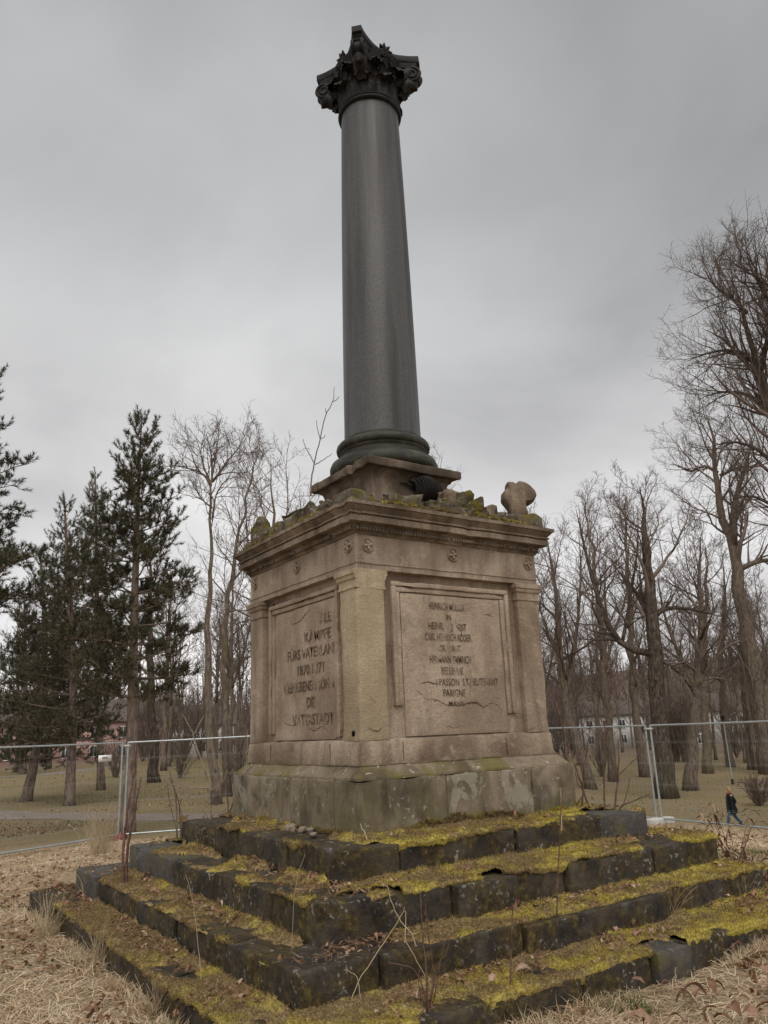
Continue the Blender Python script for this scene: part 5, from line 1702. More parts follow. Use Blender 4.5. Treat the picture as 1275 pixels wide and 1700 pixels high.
# ------------------------------------------------------------------ dry grass
def not_on_steps(x, y, m=0.03):
    xl, xr, yf, yb = STEPS[0][:4]
    return ~((x > xl-m) & (x < xr+m) & (y > yf-m) & (y < yb+m))
def scatter(n, dmin, dmax, seed, px0=-150, px1=1425):
    g = np.random.default_rng(seed)
    d0 = ray(px0, 1300); d1 = ray(px1, 1300)
    a0 = math.atan2(d0[1], d0[0]); a1 = math.atan2(d1[1], d1[0])
    az = g.uniform(a1, a0, n)
    d = dmin*(dmax/dmin)**g.random(n)
    x = CAM[0]+np.cos(az)*d; y = CAM[1]+np.sin(az)*d
    return x, y, d, g
def dry_grass():
    x, y, d, g = scatter(260000, 2.9, 19, 41)
    r = np.hypot(x, y)
    P = np.stack([x, y, 0*x], 1)
    k = not_on_steps(x, y, 0.01) & (g.random(len(x)) < 0.55+0.45*fbm(P, 1.1, 3, 2)) & (x < 10.4) & (y < 11.4+0.42*(x+1.0)*(x < 1)-0.4*(x-1)*(x >= 1))
    x, y, d, P = x[k], y[k], d[k], P[k]
    n = len(x)
    lay = fbm(P, 0.9, 2, 61)*math.pi*1.6+g.normal(0, 1.1, n)          # the way the old grass lies
    tall = np.clip(fbm(P, 1.7, 3, 62), -0.4, 1.2)
    el = np.clip(g.normal(0.18, 0.20, n)+0.18*tall, 0.02, 1.2)
    L = (0.07+0.08*g.random(n)+0.04*np.clip(tall, 0, 1))*(0.8+0.5*g.random(n))
    w = (0.0026+0.0004*d)*g.uniform(0.7, 1.2, n)
    z = ground_z(x, y)+g.random(n)*0.012
    B = np.stack([x, y, z], 1)
    D = np.stack([np.cos(lay)*np.cos(el), np.sin(lay)*np.cos(el), np.sin(el)], 1)
    S = np.stack([-np.sin(lay), np.cos(lay), 0.3*g.normal(0, 1, n)], 1)
    M1 = B+D*L[:, None]*0.5
    D2 = D.copy(); D2[:, 2] -= 0.45; D2 += g.normal(0, 0.2, (n, 3))
    E_ = M1+D2*L[:, None]*0.5
    E_[:, 2] = np.maximum(E_[:, 2], z+0.006)
    V = np.stack([B-S*w[:, None]/2, B+S*w[:, None]/2, M1-S*w[:, None]*0.4, M1+S*w[:, None]*0.4, E_], 1).reshape(-1, 3)
    o = np.arange(n)[:, None]*5
    T = np.concatenate([o+np.array([[0, 1, 3]]), o+np.array([[0, 3, 2]]), o+np.array([[2, 3, 4]])])
    return mesh_np('dry_grass', V, T)
tag(obj('dry_grass', dry_grass(), M['straw']), 'matted straw-coloured dry grass around the steps', 'grass', kind='stuff')
# green shoots here and there
x, y, d, g = scatter(16000, 3.2, 12, 43)
P = np.stack([x, y, 0*x], 1)
k = not_on_steps(x, y) & (fbm(P, 0.8, 3, 90) > 0.45)
V, T = blades(np.stack([x[k], y[k], ground_z(x[k], y[k])], 1), 9000, 0.09, 0.005, 0.9, 44, 0.8, 0.4, 2)
tag(obj('green_grass', mesh_np('green_grass', V, T), M['green']), 'sparse green grass shoots among the dry grass', 'grass', kind='stuff')
# longer grass pressed against the lowest risers
g = np.random.default_rng(46)
xl, xr, yf, yb = STEPS[0][:4]
t_ = g.random(2600); o_ = 0.02+np.abs(g.normal(0, 0.07, 2600))
q_ = g.random(2600) < 0.5
x = np.where(q_, xl+(xr+0.2-xl)*t_, xl-o_); y = np.where(q_, yf-o_, yf+(yb+0.1-yf)*t_)
kk = fbm(np.stack([x, y, 0*x], 1), 2.2, 3, 19) > -0.10
ed = np.stack([x[kk], y[kk], ground_z(x[kk], y[kk])], 1)
V, T = blades(ed, 7000, 0.12, 0.0045, 0.7, 47, 0.8, 0.7, 2)
tag(obj('edge_grass', mesh_np('edge_grass', V, T), M['straw']), 'longer dry grass leaning against the lowest step', 'grass', kind='stuff')
# leaves and clods scattered over the park lawn
x, y, d, g = scatter(26000, 17.5, 75, 48, -40, 1320)
kk = (np.hypot(x, y) > 12.3) & (fbm(np.stack([x, y, 0*x], 1), 0.25, 3, 20) > -0.2)
pl_ = np.stack([x[kk], y[kk], ground_z(x[kk], y[kk])+0.01], 1)
V, T = blades(pl_, 7000, 0.075, 0.055, 0.25, 49, 1.0, 0.5, 2)
tag(obj('lawn_leaves', mesh_np('lawn_leaves', V, T), M['litter']), 'old leaves scattered over the park lawn beyond the fence', 'leaf litter', kind='stuff')
# dead stalks and debris lying on the treads
deb = []
g = np.random.default_rng(77)
for k, (xl, xr, yf, yb, z0, z1) in enumerate(STEPS):
    nx = STEPS[k+1] if k < 3 else (-1.115, 1.115, -1.115, 1.115, 0, 0)
    n_ = [3600, 1700, 1100, 500][k]
    t_ = g.random(n_); s_ = g.random(n_)**0.8
    fr = g.random(n_) < 0.55
    x = np.where(fr, xl+(xr-xl)*t_, xl+(nx[0]-xl)*s_); y = np.where(fr, yf+(nx[2]-yf)*s_, yf+(yb-yf)*t_)
    keep = (fbm(np.stack([x, y, 0*x+k], 1), 2.0, 3, 99) > -0.15) & ((s_ > 0.45) | (g.random(n_) < 0.35))
    deb.append(np.stack([x, y, np.full(n_, z1+0.03)+g.random(n_)*0.012], 1)[keep])
deb = np.concatenate(deb)
V, T = blades(deb, 6000, 0.050, 0.0038, 0.10, 45, 1.0, 0.25, 2)
tag(obj('dead_stalks', mesh_np('dead_stalks', V, T), M['litter']), 'bits of dead grass and stalks lying on the steps', 'plant debris', kind='stuff')

# ------------------------------------------------------------------ leaves
def leaf_mesh(name, seed, ln=0.075, wd=0.045, curl=0.5):
    rnd = random.Random(seed)
    nu, nv = 7, 5
    V = []
    tw = rnd.uniform(-0.6, 0.6)
    for i in range(nu):
        t = i/(nu-1)
        w = wd*math.sin(math.pi*min(1, 0.04+t*0.96))**0.75*(1+0.25*math.sin(t*17+seed))
        bend = curl*ln*0.55*math.sin(t*math.pi*0.95)
        for j in range(nv):
            s = j/(nv-1)*2-1
            V.append((ln*(t-0.5), s*w/2*math.cos(tw*t), bend+abs(s)**1.5*wd*0.35*curl+s*w/2*math.sin(tw*t)))
    me = mesh_np(name, np.array(V), grid_faces(nu, nv)); shade(me)
    return me
leaf_kinds = [leaf_mesh('fallen_leaf', q, 0.06+0.012*q, 0.03+0.006*(q % 4), 0.3+0.12*q) for q in range(6)]
rl = random.Random(31)
spots = []
lx, ly, ld, g = scatter(1400, 3.0, 9.5, 52)
kk = not_on_steps(lx, ly, -0.02)
PP = np.stack([lx, ly, 0*lx], 1)
cl = fbm(PP, 1.6, 3, 33)+1.1*np.exp(-(np.hypot(lx+0.1, ly+3.0)/0.55)**2)+0.8*np.exp(-(np.hypot(lx+2.75, ly-0.2)/0.6)**2)+0.7*np.exp(-(np.hypot(lx-0.9, ly+3.0)/0.7)**2)
order = [i for i in np.argsort(-cl) if kk[i]][:110]
for i in order:
    spots.append((lx[i], ly[i], float(ground_z(lx[i], ly[i]))+rl.uniform(0.03, 0.10), 'g'))
for i in rl.sample(range(len(deb)), 45):
    spots.append((deb[i][0], deb[i][1], deb[i][2]+0.012, 's'))
for x, y, z, w in spots:
    o = obj('fallen_leaf', leaf_kinds[rl.randrange(6)], M['leaf'])
    o.location = (x, y, z)
    o.rotation_euler = (rl.uniform(-0.7, 0.7), rl.uniform(-0.7, 0.7), rl.uniform(0, 6.28))
    sc = (rl.uniform(0.7, 1.4) if x > -1.5 else rl.uniform(0.5, 0.9)) if w == 'g' else rl.uniform(0.5, 0.95)
    o.scale = (sc, sc, sc)
    tag(o, 'curled brown leaf lying in the dry grass by the steps' if w == 'g' else 'small curled brown leaf lying on a mossy step', 'leaf', 'leaves in the dry grass' if w == 'g' else 'leaves on the steps')
# the fine litter
x, y, d, g = scatter(7000, 3.2, 15, 53)
P = np.stack([x, y, 0*x], 1)
k = not_on_steps(x, y) & (fbm(P, 1.0, 3, 34) > 0.0)
V, T = blades(np.stack([x[k], y[k], ground_z(x[k], y[k])+0.03], 1), 3800, 0.05, 0.028, 0.25, 54, 1.0, 0.5, 2)
V2, T2 = blades(deb+np.array([0, 0, 0.006]), 1300, 0.032, 0.020, 0.2, 55, 1.0, 0.5, 2)
mb = MB(); mb.add(V, T=T); mb.add(V2, T=T2)
tag(obj('leaf_litter', mb.mesh('leaf_litter'), M['litter']), 'brown crumbled leaf litter scattered over grass and steps', 'leaf litter', kind='stuff')

# ------------------------------------------------------------------ pebbles on the top step
rs = random.Random(90)
def pebble(px_, py_, wpx, seed, z=0.665):
    p = at_z(px_, py_, z)
    w = wpx*hdist(p)/FPX
    V, Q = rough_box(-0.5, 0.5, -0.5, 0.5, -0.5, 0.5, seg=0.2, rad=0.35, amp=0.0, seed=seed)
    d_ = V/np.linalg.norm(V, axis=1)[:, None]
    V = V*(1+0.22*fbm(d_+seed, 1.3, 2, seed))[:, None]*np.array([w, w*0.8, w*0.62])
    me = mesh_np('pebble', V, Q); shade(me, 60)
    o = obj('pebble', me, M['pebble'])
    o.location = (p[0], p[1], p[2]+w*0.22)
    o.rotation_euler.z = rs.uniform(0, 6)
    return o
for q, (a, b, w, lb) in enumerate(((482, 1380, 19, 'flat pale pebble, outermost of the row on the top step'), (503, 1381, 14, 'brownish pebble next to the flat pale one on the top step'), (516, 1383, 15, 'upright pale pebble in the middle of the row on the top step'), (520, 1388, 10, 'small pebble lying before the row on the top step'), (533, 1381, 10, 'dark mossy pebble in the row on the top step'), (541, 1383, 12, 'grey pebble ending the row next to the corner'), (421, 1368, 11, 'low pale pebble beside the mossy plinth foot'), (436, 1365, 9, 'round pale pebble leaning on the plinth foot'))):
    tag(pebble(a, b, w, q+1), lb, 'stone')

# ------------------------------------------------------------------ building-site fence
def fence_panel(A, B, label, sign=False):
    A = np.array(A, float); B = np.array(B, float)
    L = np.linalg.norm(B[:2]-A[:2])
    t = empty('wire_fence', label, 'fence', (A[0], A[1], A[2]), 'wire mesh fence panels round the memorial')
    u = np.array([(B[0]-A[0])/L, (B[1]-A[1])/L, 0])
    dz = B[2]-A[2]
    def pt(s, z): return np.array([u[0]*s, u[1]*s, z+dz*s/L])
    for s in (0.055, L-0.055):
        b = MB(); b.tube([pt(s, -0.02), pt(s, 2.0)], 0.021, 8)
        obj('post', shade(b.mesh('post'), 50), M['zinc'], t)
    for nm, z in (('top_rail', 1.985), ('bottom_rail', 0.075)):
        b = MB(); b.tube([pt(0.055, z), pt(L/2, z-0.004), pt(L-0.055, z)], 0.020, 8)
        obj(nm, shade(b.mesh(nm), 50), M['zinc'], t)
    b = MB()
    for z in (0.30, 0.33, 0.74, 0.77, 1.18, 1.21, 1.62, 1.65):
        b.tube([pt(0.06, z), pt(L-0.06, z)], 0.0016, 3, False)
    k = int(L/0.105)
    for q in range(1, k):
        s = L*q/k
        b.tube([pt(s, 0.075), pt(s, 1.98)], 0.0009, 3, False)
    obj('wire_mesh', b.mesh('wire_mesh'), M['zinc'], t, kind='stuff')
    return t, u, L
def gp(x, y): return (x, y, float(ground_z(x, y))-0.0)
FL = [(-5.35, 9.28), (-2.20, 10.62), (1.00, 12.05), (4.26, 10.80), (7.45, 9.45), (10.42, 8.70), (10.43, 5.28), (10.20, 1.80), (9.95, -1.70), (9.6, -5.2)]
FLB = ['wire mesh fence panel standing beside the big overhanging pine', 'wire mesh fence panel carrying the small white sign', 'wire mesh fence panel in front of the near pine trunk', 'wire mesh fence panel behind the plinth on the pine side', 'wire mesh fence panel behind the plinth on the lawn side', 'wire mesh fence panel between plinth and rough dark trunk', 'wire mesh fence panel in front of the walking person', 'wire mesh fence panel following the one before the walking person', 'wire mesh fence panel ending the row on the lawn side']
fences = []
FZ = {}
for q in range(len(FL)-1):
    a, b = FL[q], FL[q+1]
    za = -0.66 if q < 4 else -0.62
    A = (a[0], a[1], float(ground_z(*a))+0.02); B = (b[0], b[1], float(ground_z(*b))+0.02)
    dv = np.array([B[0]-A[0], B[1]-A[1]]); dv = dv/np.linalg.norm(dv)*0.012
    fences.append(fence_panel((A[0]+dv[0], A[1]+dv[1], A[2]), (B[0]-dv[0], B[1]-dv[1], B[2]), FLB[q]))
for q, (x, y) in enumerate(FL[:-1]):                  # foot block and clamp at the post where each panel starts
    t_ = fences[q][0]
    nxt = np.array(FL[q+1])-np.array(FL[q]); an = math.atan2(nxt[1], nxt[0])
    V, Q = rough_box(-0.12, 0.12, -0.34, 0.34, -0.07, 0.09, seg=0.1, rad=0.03, amp=0.003, seed=q)
    me = mesh_np('foot', V, Q); shade(me, 50)
    red = q in (1, 2)
    o = obj('foot', me, M['foot'] if red else M['conc'], t_)
    if red: o['label'] = 'reddish plastic foot block'
    o.rotation_euler.z = an
    if 0 < q:
        b = MB(); b.box(-0.10, 0.10, -0.03, 0.03, 1.895, 1.935)
        o = obj('clamp', b.mesh('clamp'), M['conc'], t_)
        o.rotation_euler.z = an
# the small white sign wired to the panel
A = np.array(FL[1]); B = np.array(FL[2]); u = (B-A)/np.linalg.norm(B-A)
pc = None
for s in np.linspace(0, 3.5, 351):
    w = A+u*s
    d_ = np.array([w[0]-CAM[0], w[1]-CAM[1]])
    q_ = ray(173, 1259)
    cr = d_[0]*q_[1]-d_[1]*q_[0]
    if pc is None or abs(cr) < pc[0]: pc = (abs(cr), s, math.hypot(*d_))
w = A+u*pc[1]; sgz = at_dist(173, 1259, pc[2])[2]
nrm = np.array([u[1], -u[0]])
sg = empty('fence_sign', 'small white sign with a short dark word wired to the fence', 'sign', (w[0]+nrm[0]*0.03, w[1]+nrm[1]*0.03, sgz))
sg.rotation_euler.z = math.atan2(u[1], u[0])
b = MB(); b.box(-0.17, 0.17, -0.004, 0.004, -0.068, 0.068)
obj('sign_plate', b.mesh('sign_plate'), M['white'], sg)
b = MB()
for q in range(5):                                     # the word is too small to read; five dark characters
    x0 = -0.075+q*0.031
    b.box(x0, x0+0.009, -0.0065, -0.0042, -0.012, 0.034)
    b.box(x0+0.009, x0+0.021, -0.0065, -0.0042, [0.020, -0.012, 0.006, 0.022, -0.010][q], [0.034, 0.002, 0.018, 0.034, 0.004][q])
    b.box(x0+0.019, x0+0.025, -0.0065, -0.0042, [-0.012, -0.012, 0.0, -0.004, -0.010][q], [0.020, 0.034, 0.030, 0.022, 0.028][q])
obj('lettering', b.mesh('lettering'), M['ink'], sg)

# ------------------------------------------------------------------ person walking on the path
def skin_mesh(name, verts, edges, radii, sub=1):
    me = bpy.data.meshes.new(name)
    me.from_pydata([tuple(v) for v in verts], edges, [])
    o = bpy.data.objects.new('tmp', me); col.objects.link(o)
    sk = o.modifiers.new('skin', 'SKIN')
    sv = me.skin_vertices[0].data if me.skin_vertices else None
    if sv is None:
        bpy.context.view_layer.objects.active = o
        bpy.ops.mesh.customdata_skin_add()
        sv = me.skin_vertices[0].data
    for i, r_ in enumerate(radii):
        sv[i].radius = (r_, r_) if not hasattr(r_, '__len__') else r_
        sv[i].use_root = (i == 0)
    sb = o.modifiers.new('sub', 'SUBSURF'); sb.levels = sub; sb.render_levels = sub
    dg = bpy.context.evaluated_depsgraph_get()
    out = bpy.data.meshes.new_from_object(o.evaluated_get(dg))
    bpy.data.objects.remove(o)
    out.name = name
    shade(out)
    return out
pp = at_dist(1219, 1370, 38.6)
pz = float(ground_z(pp[0], pp[1]))
print('person', pp, pz)
per = empty('person', 'person in black coat and blue jeans walking past the fence', 'person', (pp[0], pp[1], pz))
per.rotation_euler.z = math.atan2(-RT[1], -RT[0])      # walks to the left of the photograph; local x is forward
J = dict(pel=(0, 0, .86), bel=(.01, 0, 1.00), che=(.02, 0, 1.20), nec=(.03, 0, 1.36), hd0=(.05, 0, 1.43), hd1=(.055, 0, 1.54),
         hl=(.02, .09, .82), kl=(.20, .09, .46), al=(.30, .08, .09), tl=(.43, .08, .045),
         hr=(-.02, -.09, .82), kr=(-.12, -.09, .45), ar=(-.40, -.09, .13), tr=(-.30, -.09, .045),
         sl=(.02, .17, 1.30), el=(-.10, .27, 1.06), wl=(.10, .20, .92), sr=(.02, -.17, 1.30), er=(-.16, -.25, 1.08), wr=(.06, -.21, .92))
rad = dict(pel=.12, bel=.11, che=.13, nec=.055, hd0=.075, hd1=.085, hl=.085, kl=.058, al=.042, tl=.03, hr=.085, kr=.058, ar=.042, tr=.03, sl=.06, el=.043, wl=.035, sr=.06, er=.043, wr=.035)
ks = list(J)
E_ = [('pel', 'bel'), ('bel', 'che'), ('che', 'nec'), ('nec', 'hd0'), ('hd0', 'hd1'), ('pel', 'hl'), ('hl', 'kl'), ('kl', 'al'), ('al', 'tl'), ('pel', 'hr'), ('hr', 'kr'), ('kr', 'ar'), ('ar', 'tr'), ('che', 'sl'), ('sl', 'el'), ('el', 'wl'), ('che', 'sr'), ('sr', 'er'), ('er', 'wr')]
obj('body', skin_mesh('body', [J[k] for k in ks], [(ks.index(a), ks.index(b)) for a, b in E_], [rad[k] for k in ks], 2), M['skin'], per)
kt = ['pel', 'hl', 'kl', 'al', 'hr', 'kr', 'ar']
obj('trousers', skin_mesh('trousers', [J[k] for k in kt], [(0, 1), (1, 2), (2, 3), (0, 4), (4, 5), (5, 6)], [.135, .105, .075, .065, .105, .075, .065], 2), M['jeans'], per)
prof = [(.60, .265, .215), (.75, .255, .205), (.92, .225, .175), (1.05, .215, .165), (1.20, .225, .16), (1.30, .205, .13), (1.36, .12, .10), (1.39, .075, .075)]
V = []; na = 28
for z, ry, rx in prof:
    for q in range(na):
        a = q*2*math.pi/na
        V.append((rx*math.cos(a)+.02-.03*(z < .8), ry*math.sin(a), z+.012*math.sin(a*3)))
V.append((.02, 0, .62))
T = [((q+1) % na, q, len(V)-1) for q in range(na)]
me = mesh_np('coat', np.array(V), grid_faces(len(prof), na, True), T); shade(me)
ct = obj('coat', me, M['coat'], per)
for s in ('l', 'r'):
    obj('sleeve', skin_mesh('sleeve', [J['s'+s], J['e'+s], J['w'+s]], [(0, 1), (1, 2)], [.085, .078, .062], 2), M['coat'], ct)
V, Q = lathe([(0.0, 1.33), (.085, 1.345), (.098, 1.37), (.092, 1.40), (.07, 1.415), (0, 1.41)], 20)
V[:, 0] += .04
obj('scarf', shade(mesh_np('scarf', V, Q)), M['scarf'], per)
V, Q = rough_box(-.5, .5, -.5, .5, -.5, .5, seg=.14, rad=.4, amp=0, seed=3)
d_ = V/np.linalg.norm(V, axis=1)[:, None]
V = d_*np.array([.115, .108, .135])*(1+.05*fbm(d_, 4, 2, 1))[:, None]
V[:, 0] = np.where(V[:, 0] > .05, .05+(V[:, 0]-.05)*.25, V[:, 0])
V[:, 2] = np.where((V[:, 0] < 0), V[:, 2]*1.25-.02, V[:, 2])
obj('hair', shade(mesh_np('hair', V+np.array([.028, 0, 1.525]), Q)), M['hair'], per)
b = MB()
V, Q = rough_box(-.05, .02, -.02, .02, -.03, .03, seg=.03, rad=.015, amp=0)
fc = MB(); fc.add(V*np.array([.6, .5, .8])+np.array([.150, 0, 1.50]), Q=Q)
obj('nose', fc.mesh('nose'), M['skin'], per)
for s, (fx, fy, fz, rx) in (('l', (.355, .08, .045, 0.0)), ('r', (-.345, -.09, .075, 0.5))):
    V, Q = rough_box(-.13, .13, -.045, .045, -.045, .045, seg=.05, rad=.03, amp=0)
    V[:, 2] -= np.where(V[:, 0] > 0, .02*V[:, 0]/.13, 0)
    V = V@np.array(Matrix.Rotation(-rx, 3, 'Y')).T if rx else V
    obj('shoe', shade(mesh_np('shoe', V+np.array([fx, fy, fz]), Q)), M['shoe'], per)

# ------------------------------------------------------------------ lamp pole on the right lawn
p = hit(1217, 1303)
lp = empty('lamp_post', 'thin grey lamp pole with a black foot on the lawn', 'lamp', p)
b = MB(); b.tube([(0, 0, 0), (0, 0, 4.4)], [0.045, 0.032], 10); obj('mast', shade(b.mesh('mast'), 50), M['zinc'], lp)
V, Q = lathe([(0.0, -0.05), (0.10, -0.04), (0.10, 0.30), (0.07, 0.40), (0.04, 0.42), (0, 0.42)], 14); obj('foot', shade(mesh_np('foot', V, Q), 40), M['shoe'], lp)
V, Q = lathe([(0.0, 4.36), (0.05, 4.38), (0.13, 4.70), (0.20, 4.74), (0.05, 4.86), (0.0, 4.87)], 16); obj('lamp_head', shade(mesh_np('lamp_head', V, Q), 40), M['shoe'], lp)

# ------------------------------------------------------------------ houses behind the trees
def house(name, label, px_, py_, dist, w, d, h, roof_h, wall, wins, turn=0.0):
    q = at_dist(px_, py_, dist)
    z = float(ground_z(q[0], q[1]))
    t = empty(name, label, 'house', (q[0], q[1], z-0.2))
    t.rotation_euler.z = math.atan2(RT[1], RT[0])+turn   # local x along the facade, -y toward the viewer
    b = MB(); b.box(-w/2, w/2, 0, d, 0, h); obj('wall', b.mesh('wall'), M[wall], t)
    b = MB()
    V = [(-w/2-.4, -.5, h), (w/2+.4, -.5, h), (w/2+.4, d+.5, h), (-w/2-.4, d+.5, h), (-w/2-.4, d/2, h+roof_h), (w/2+.4, d/2, h+roof_h)]
    me = bpy.data.meshes.new('roof'); me.from_pydata(V, [], [(0, 1, 5, 4), (2, 3, 4, 5), (1, 2, 5), (3, 0, 4), (0, 3, 2, 1)]); me.update()
    rf = obj('roof', me, M['roof'], t)
    b = MB(); b.box(w*.2, w*.2+.7, d/2-.4, d/2+.3, h+roof_h*.5, h+roof_h+.9); obj('chimney', b.mesh('chimney'), M['roof'], rf)
    nx, nz = wins
    for i in range(nx):
        for j in range(nz):
            x = -w/2+(i+.5)*w/nx; zz = 0.9+j*(h-0.6)/nz
            b = MB(); b.box(x-.5, x+.5, -.05, .02, zz, zz+1.35); o = obj('window', b.mesh('window'), M['glass'], t)
            b = MB()
            for a, c, e, f in ((x-.58, x-.48, zz-.08, zz+1.43), (x+.48, x+.58, zz-.08, zz+1.43), (x-.48, x+.48, zz-.08, zz+.02), (x-.48, x+.48, zz+1.33, zz+1.43), (x-.035, x+.035, zz, zz+1.35)):
                b.box(a, c, -.09, -.052, e, f)
            obj('frame', b.mesh('frame'), M['white'], o)
    return t
house('house', 'long pink rendered house beyond the pines', 60, 1262, 118, 26, 9, 5.4, 3.2, 'pink', (7, 2), 0.1)
house('house', 'pink rendered house with a white gable side further along', 190, 1258, 135, 16, 9, 5.8, 3.4, 'pink', (5, 2), -0.1)
house('house', 'small white house glimpsed behind the slim pale tree', 335, 1250, 120, 9, 8, 4.6, 3.0, 'whitewall', (3, 1), 0.2)
house('house', 'white two-storey house behind the trees past the plinth', 1010, 1240, 150, 20, 10, 5.8, 2.6, 'whitewall', (7, 2), -0.15)
house('house', 'low white house behind the forking tree', 1140, 1245, 140, 8, 8, 3.0, 1.6, 'whitewall', (3, 1), 0.1)
house('house', 'white house far behind the leaning smooth trunk', 1262, 1228, 165, 16, 10, 6.0, 3.5, 'whitewall', (5, 2), 0.2)

# ------------------------------------------------------------------ saplings and stalks
def stand(px_, py_, bz):
    """the spot on a tread (bz >= -0.05) or on the ground below a pixel"""
    return at_z(px_, py_, bz) if bz > -0.05 else hit(px_, py_)
def stems(name, label, cat, base_px, base_z, paths, mat, sides=6, jitter=0.10, dist=None, leaves=None):
    """paths: lists of photo pixels with a start and end width; they grow up from the ledge below base_px"""
    p0 = stand(base_px[0], base_px[1], base_z) if dist is None else at_dist(base_px[0], base_px[1], dist)
    dd = hdist(p0)
    t = empty(name, label, cat, p0)
    rnd = random.Random(base_px[0]*7+base_px[1])
    fwd = np.array([FW[0], FW[1], 0.0]); fwd /= np.linalg.norm(fwd)
    for q, (pth, w0, w1) in enumerate(paths):
        off = rnd.uniform(-jitter, jitter) if q else 0.0
        n = len(pth)
        W = []
        for i, (x, y) in enumerate(pth):
            W.append(at_dist(x, y, dd+off*i/max(1, n-1))-p0)
        W = np.array(W)
        s = np.linspace(0, n-1, n*4-3)
        W = np.stack([np.interp(s, np.arange(n), W[:, k]) for k in range(3)], 1)
        W[1:-1] = (W[:-2]+2*W[1:-1]+W[2:])/4
        W[1:-1] += np.array([[rnd.gauss(0, .0022) for _ in range(3)] for _ in range(len(W)-2)])
        if q == 0 or (pth[0][1] >= base_px[1]-16): W[0] -= np.array([0, 0, 0.03])
        b = MB(); b.tube(W, np.linspace(w0, w1, len(W))/2*dd/FPX, sides)
        obj('stem' if (q == 0 or w0 >= 2.6) else 'twig', shade(b.mesh('stem'), 60), M[mat], t)
    if leaves:
        for (x, y, s, mt) in leaves:
            o = obj('leaf', leaf_kinds[3], M[mt], t)
            o.location = Vector(at_dist(x, y, dd)-p0); o.scale = (s, s, s); o.rotation_euler = (rnd.uniform(0, 6), rnd.uniform(0, 6), rnd.uniform(0, 6))
    return t
stems('sapling', 'thin forked sapling rooted on the ledge above the cornice', 'sapling', (516, 818), 3.33,
      [([(516, 818), (517, 793), (522, 770), (531, 728), (540, 690), (553, 667), (555, 643)], 3.0, 1.0), ([(522, 770), (512, 752), (504, 735), (504, 729)], 1.8, 1.0), ([(523, 771), (535, 765), (551, 753)], 1.8, 1.0), ([(531, 728), (527, 712), (525, 698)], 1.6, 1.0), ([(553, 667), (560, 663), (563, 658)], 1.4, 0.9), ([(532, 729), (538, 726), (540, 722)], 1.3, 0.9), ([(541, 690), (541, 682), (540, 678)], 1.2, 0.9)], 'bark')
stems('sapling', 'pair of straight rust-brown sapling stems beside the loose end block', 'sapling', (206, 1514), 0.01,
      [([(205, 1515), (204, 1440), (206, 1390), (212, 1340), (222, 1290), (226, 1255)], 5.0, 1.6), ([(210, 1515), (210, 1430), (217, 1375), (228, 1325), (234, 1290)], 5.0, 1.6), ([(206, 1516), (206, 1495), (207, 1478)], 14, 10), ([(217, 1375), (225, 1345), (232, 1335)], 1.5, 1.0)], 'sapling')
stems('sapling', 'clump of thin bare stems growing out of the steps next to the tilted block', 'sapling', (1000, 1391), 0.44,
      [([(1001, 1391), (980, 1346), (968, 1310), (955, 1269), (943, 1235), (932, 1200), (922, 1165), (912, 1130)], 3.6, 1.2), ([(965, 1388), (967, 1321), (970, 1274), (976, 1235), (980, 1200)], 3.2, 1.2), ([(1003, 1390), (1004, 1321), (1002, 1274), (1001, 1227), (1010, 1170), (1018, 1120), (1026, 1085)], 3.2, 1.4), ([(1009, 1391), (1021, 1337), (1025, 1297), (1027, 1260), (1026, 1227)], 3.6, 1.4),
       ([(1016, 1389), (1030, 1337), (1055, 1328), (1079, 1318)], 3.0, 1.2), ([(1026, 1287), (1045, 1270), (1063, 1252), (1075, 1225)], 2.0, 1.0), ([(1025, 1290), (1013, 1250), (1000, 1215), (990, 1190)], 2.2, 1.0), ([(956, 1270), (962, 1255), (960, 1235)], 1.6, 0.9), ([(968, 1312), (958, 1300), (953, 1270)], 1.8, 1.0), ([(1018, 1120), (1005, 1090), (1000, 1060)], 1.8, 1.0), ([(1002, 1275), (1010, 1255), (1012, 1240)], 1.5, 0.9), ([(968, 1321), (955, 1338), (945, 1352), (930, 1345)], 1.6, 0.9), ([(1035, 1335), (1042, 1312), (1046, 1290)], 1.6, 0.9)], 'sapling',
      leaves=[(996, 1300, 0.7, 'leaf'), (985, 1322, 0.6, 'leaf')])
stems('sapling', 'pale crooked sapling with crossing twigs on the back of the top step', 'sapling', (350, 1358), 0.66,
      [([(350, 1358), (346, 1309), (341, 1282), (331, 1253), (322, 1221), (312, 1202), (303, 1184)], 3.6, 1.2), ([(322, 1220), (330, 1203), (339, 1188)], 2.0, 1.0), ([(346, 1309), (320, 1307), (300, 1308), (282, 1302)], 2.2, 1.0), ([(348, 1312), (364, 1305), (373, 1294), (377, 1278)], 2.2, 1.0), ([(347, 1356), (325, 1328), (305, 1307), (285, 1290)], 2.0, 1.0), ([(350, 1354), (370, 1345), (385, 1340)], 2.0, 1.0)], 'saplingpale')
stems('sapling', 'dark thin sapling standing close against the plinth corner', 'sapling', (379, 1352), 0.66,
      [([(379, 1352), (376, 1290), (372, 1246), (370, 1220)], 2.2, 1.0), ([(379, 1352), (392, 1320), (401, 1285), (407, 1241), (411, 1190), (413, 1140)], 3.0, 1.2), ([(401, 1268), (380, 1250), (362, 1235)], 2.0, 1.0), ([(403, 1262), (415, 1243), (420, 1230)], 1.6, 0.9)], 'bark')
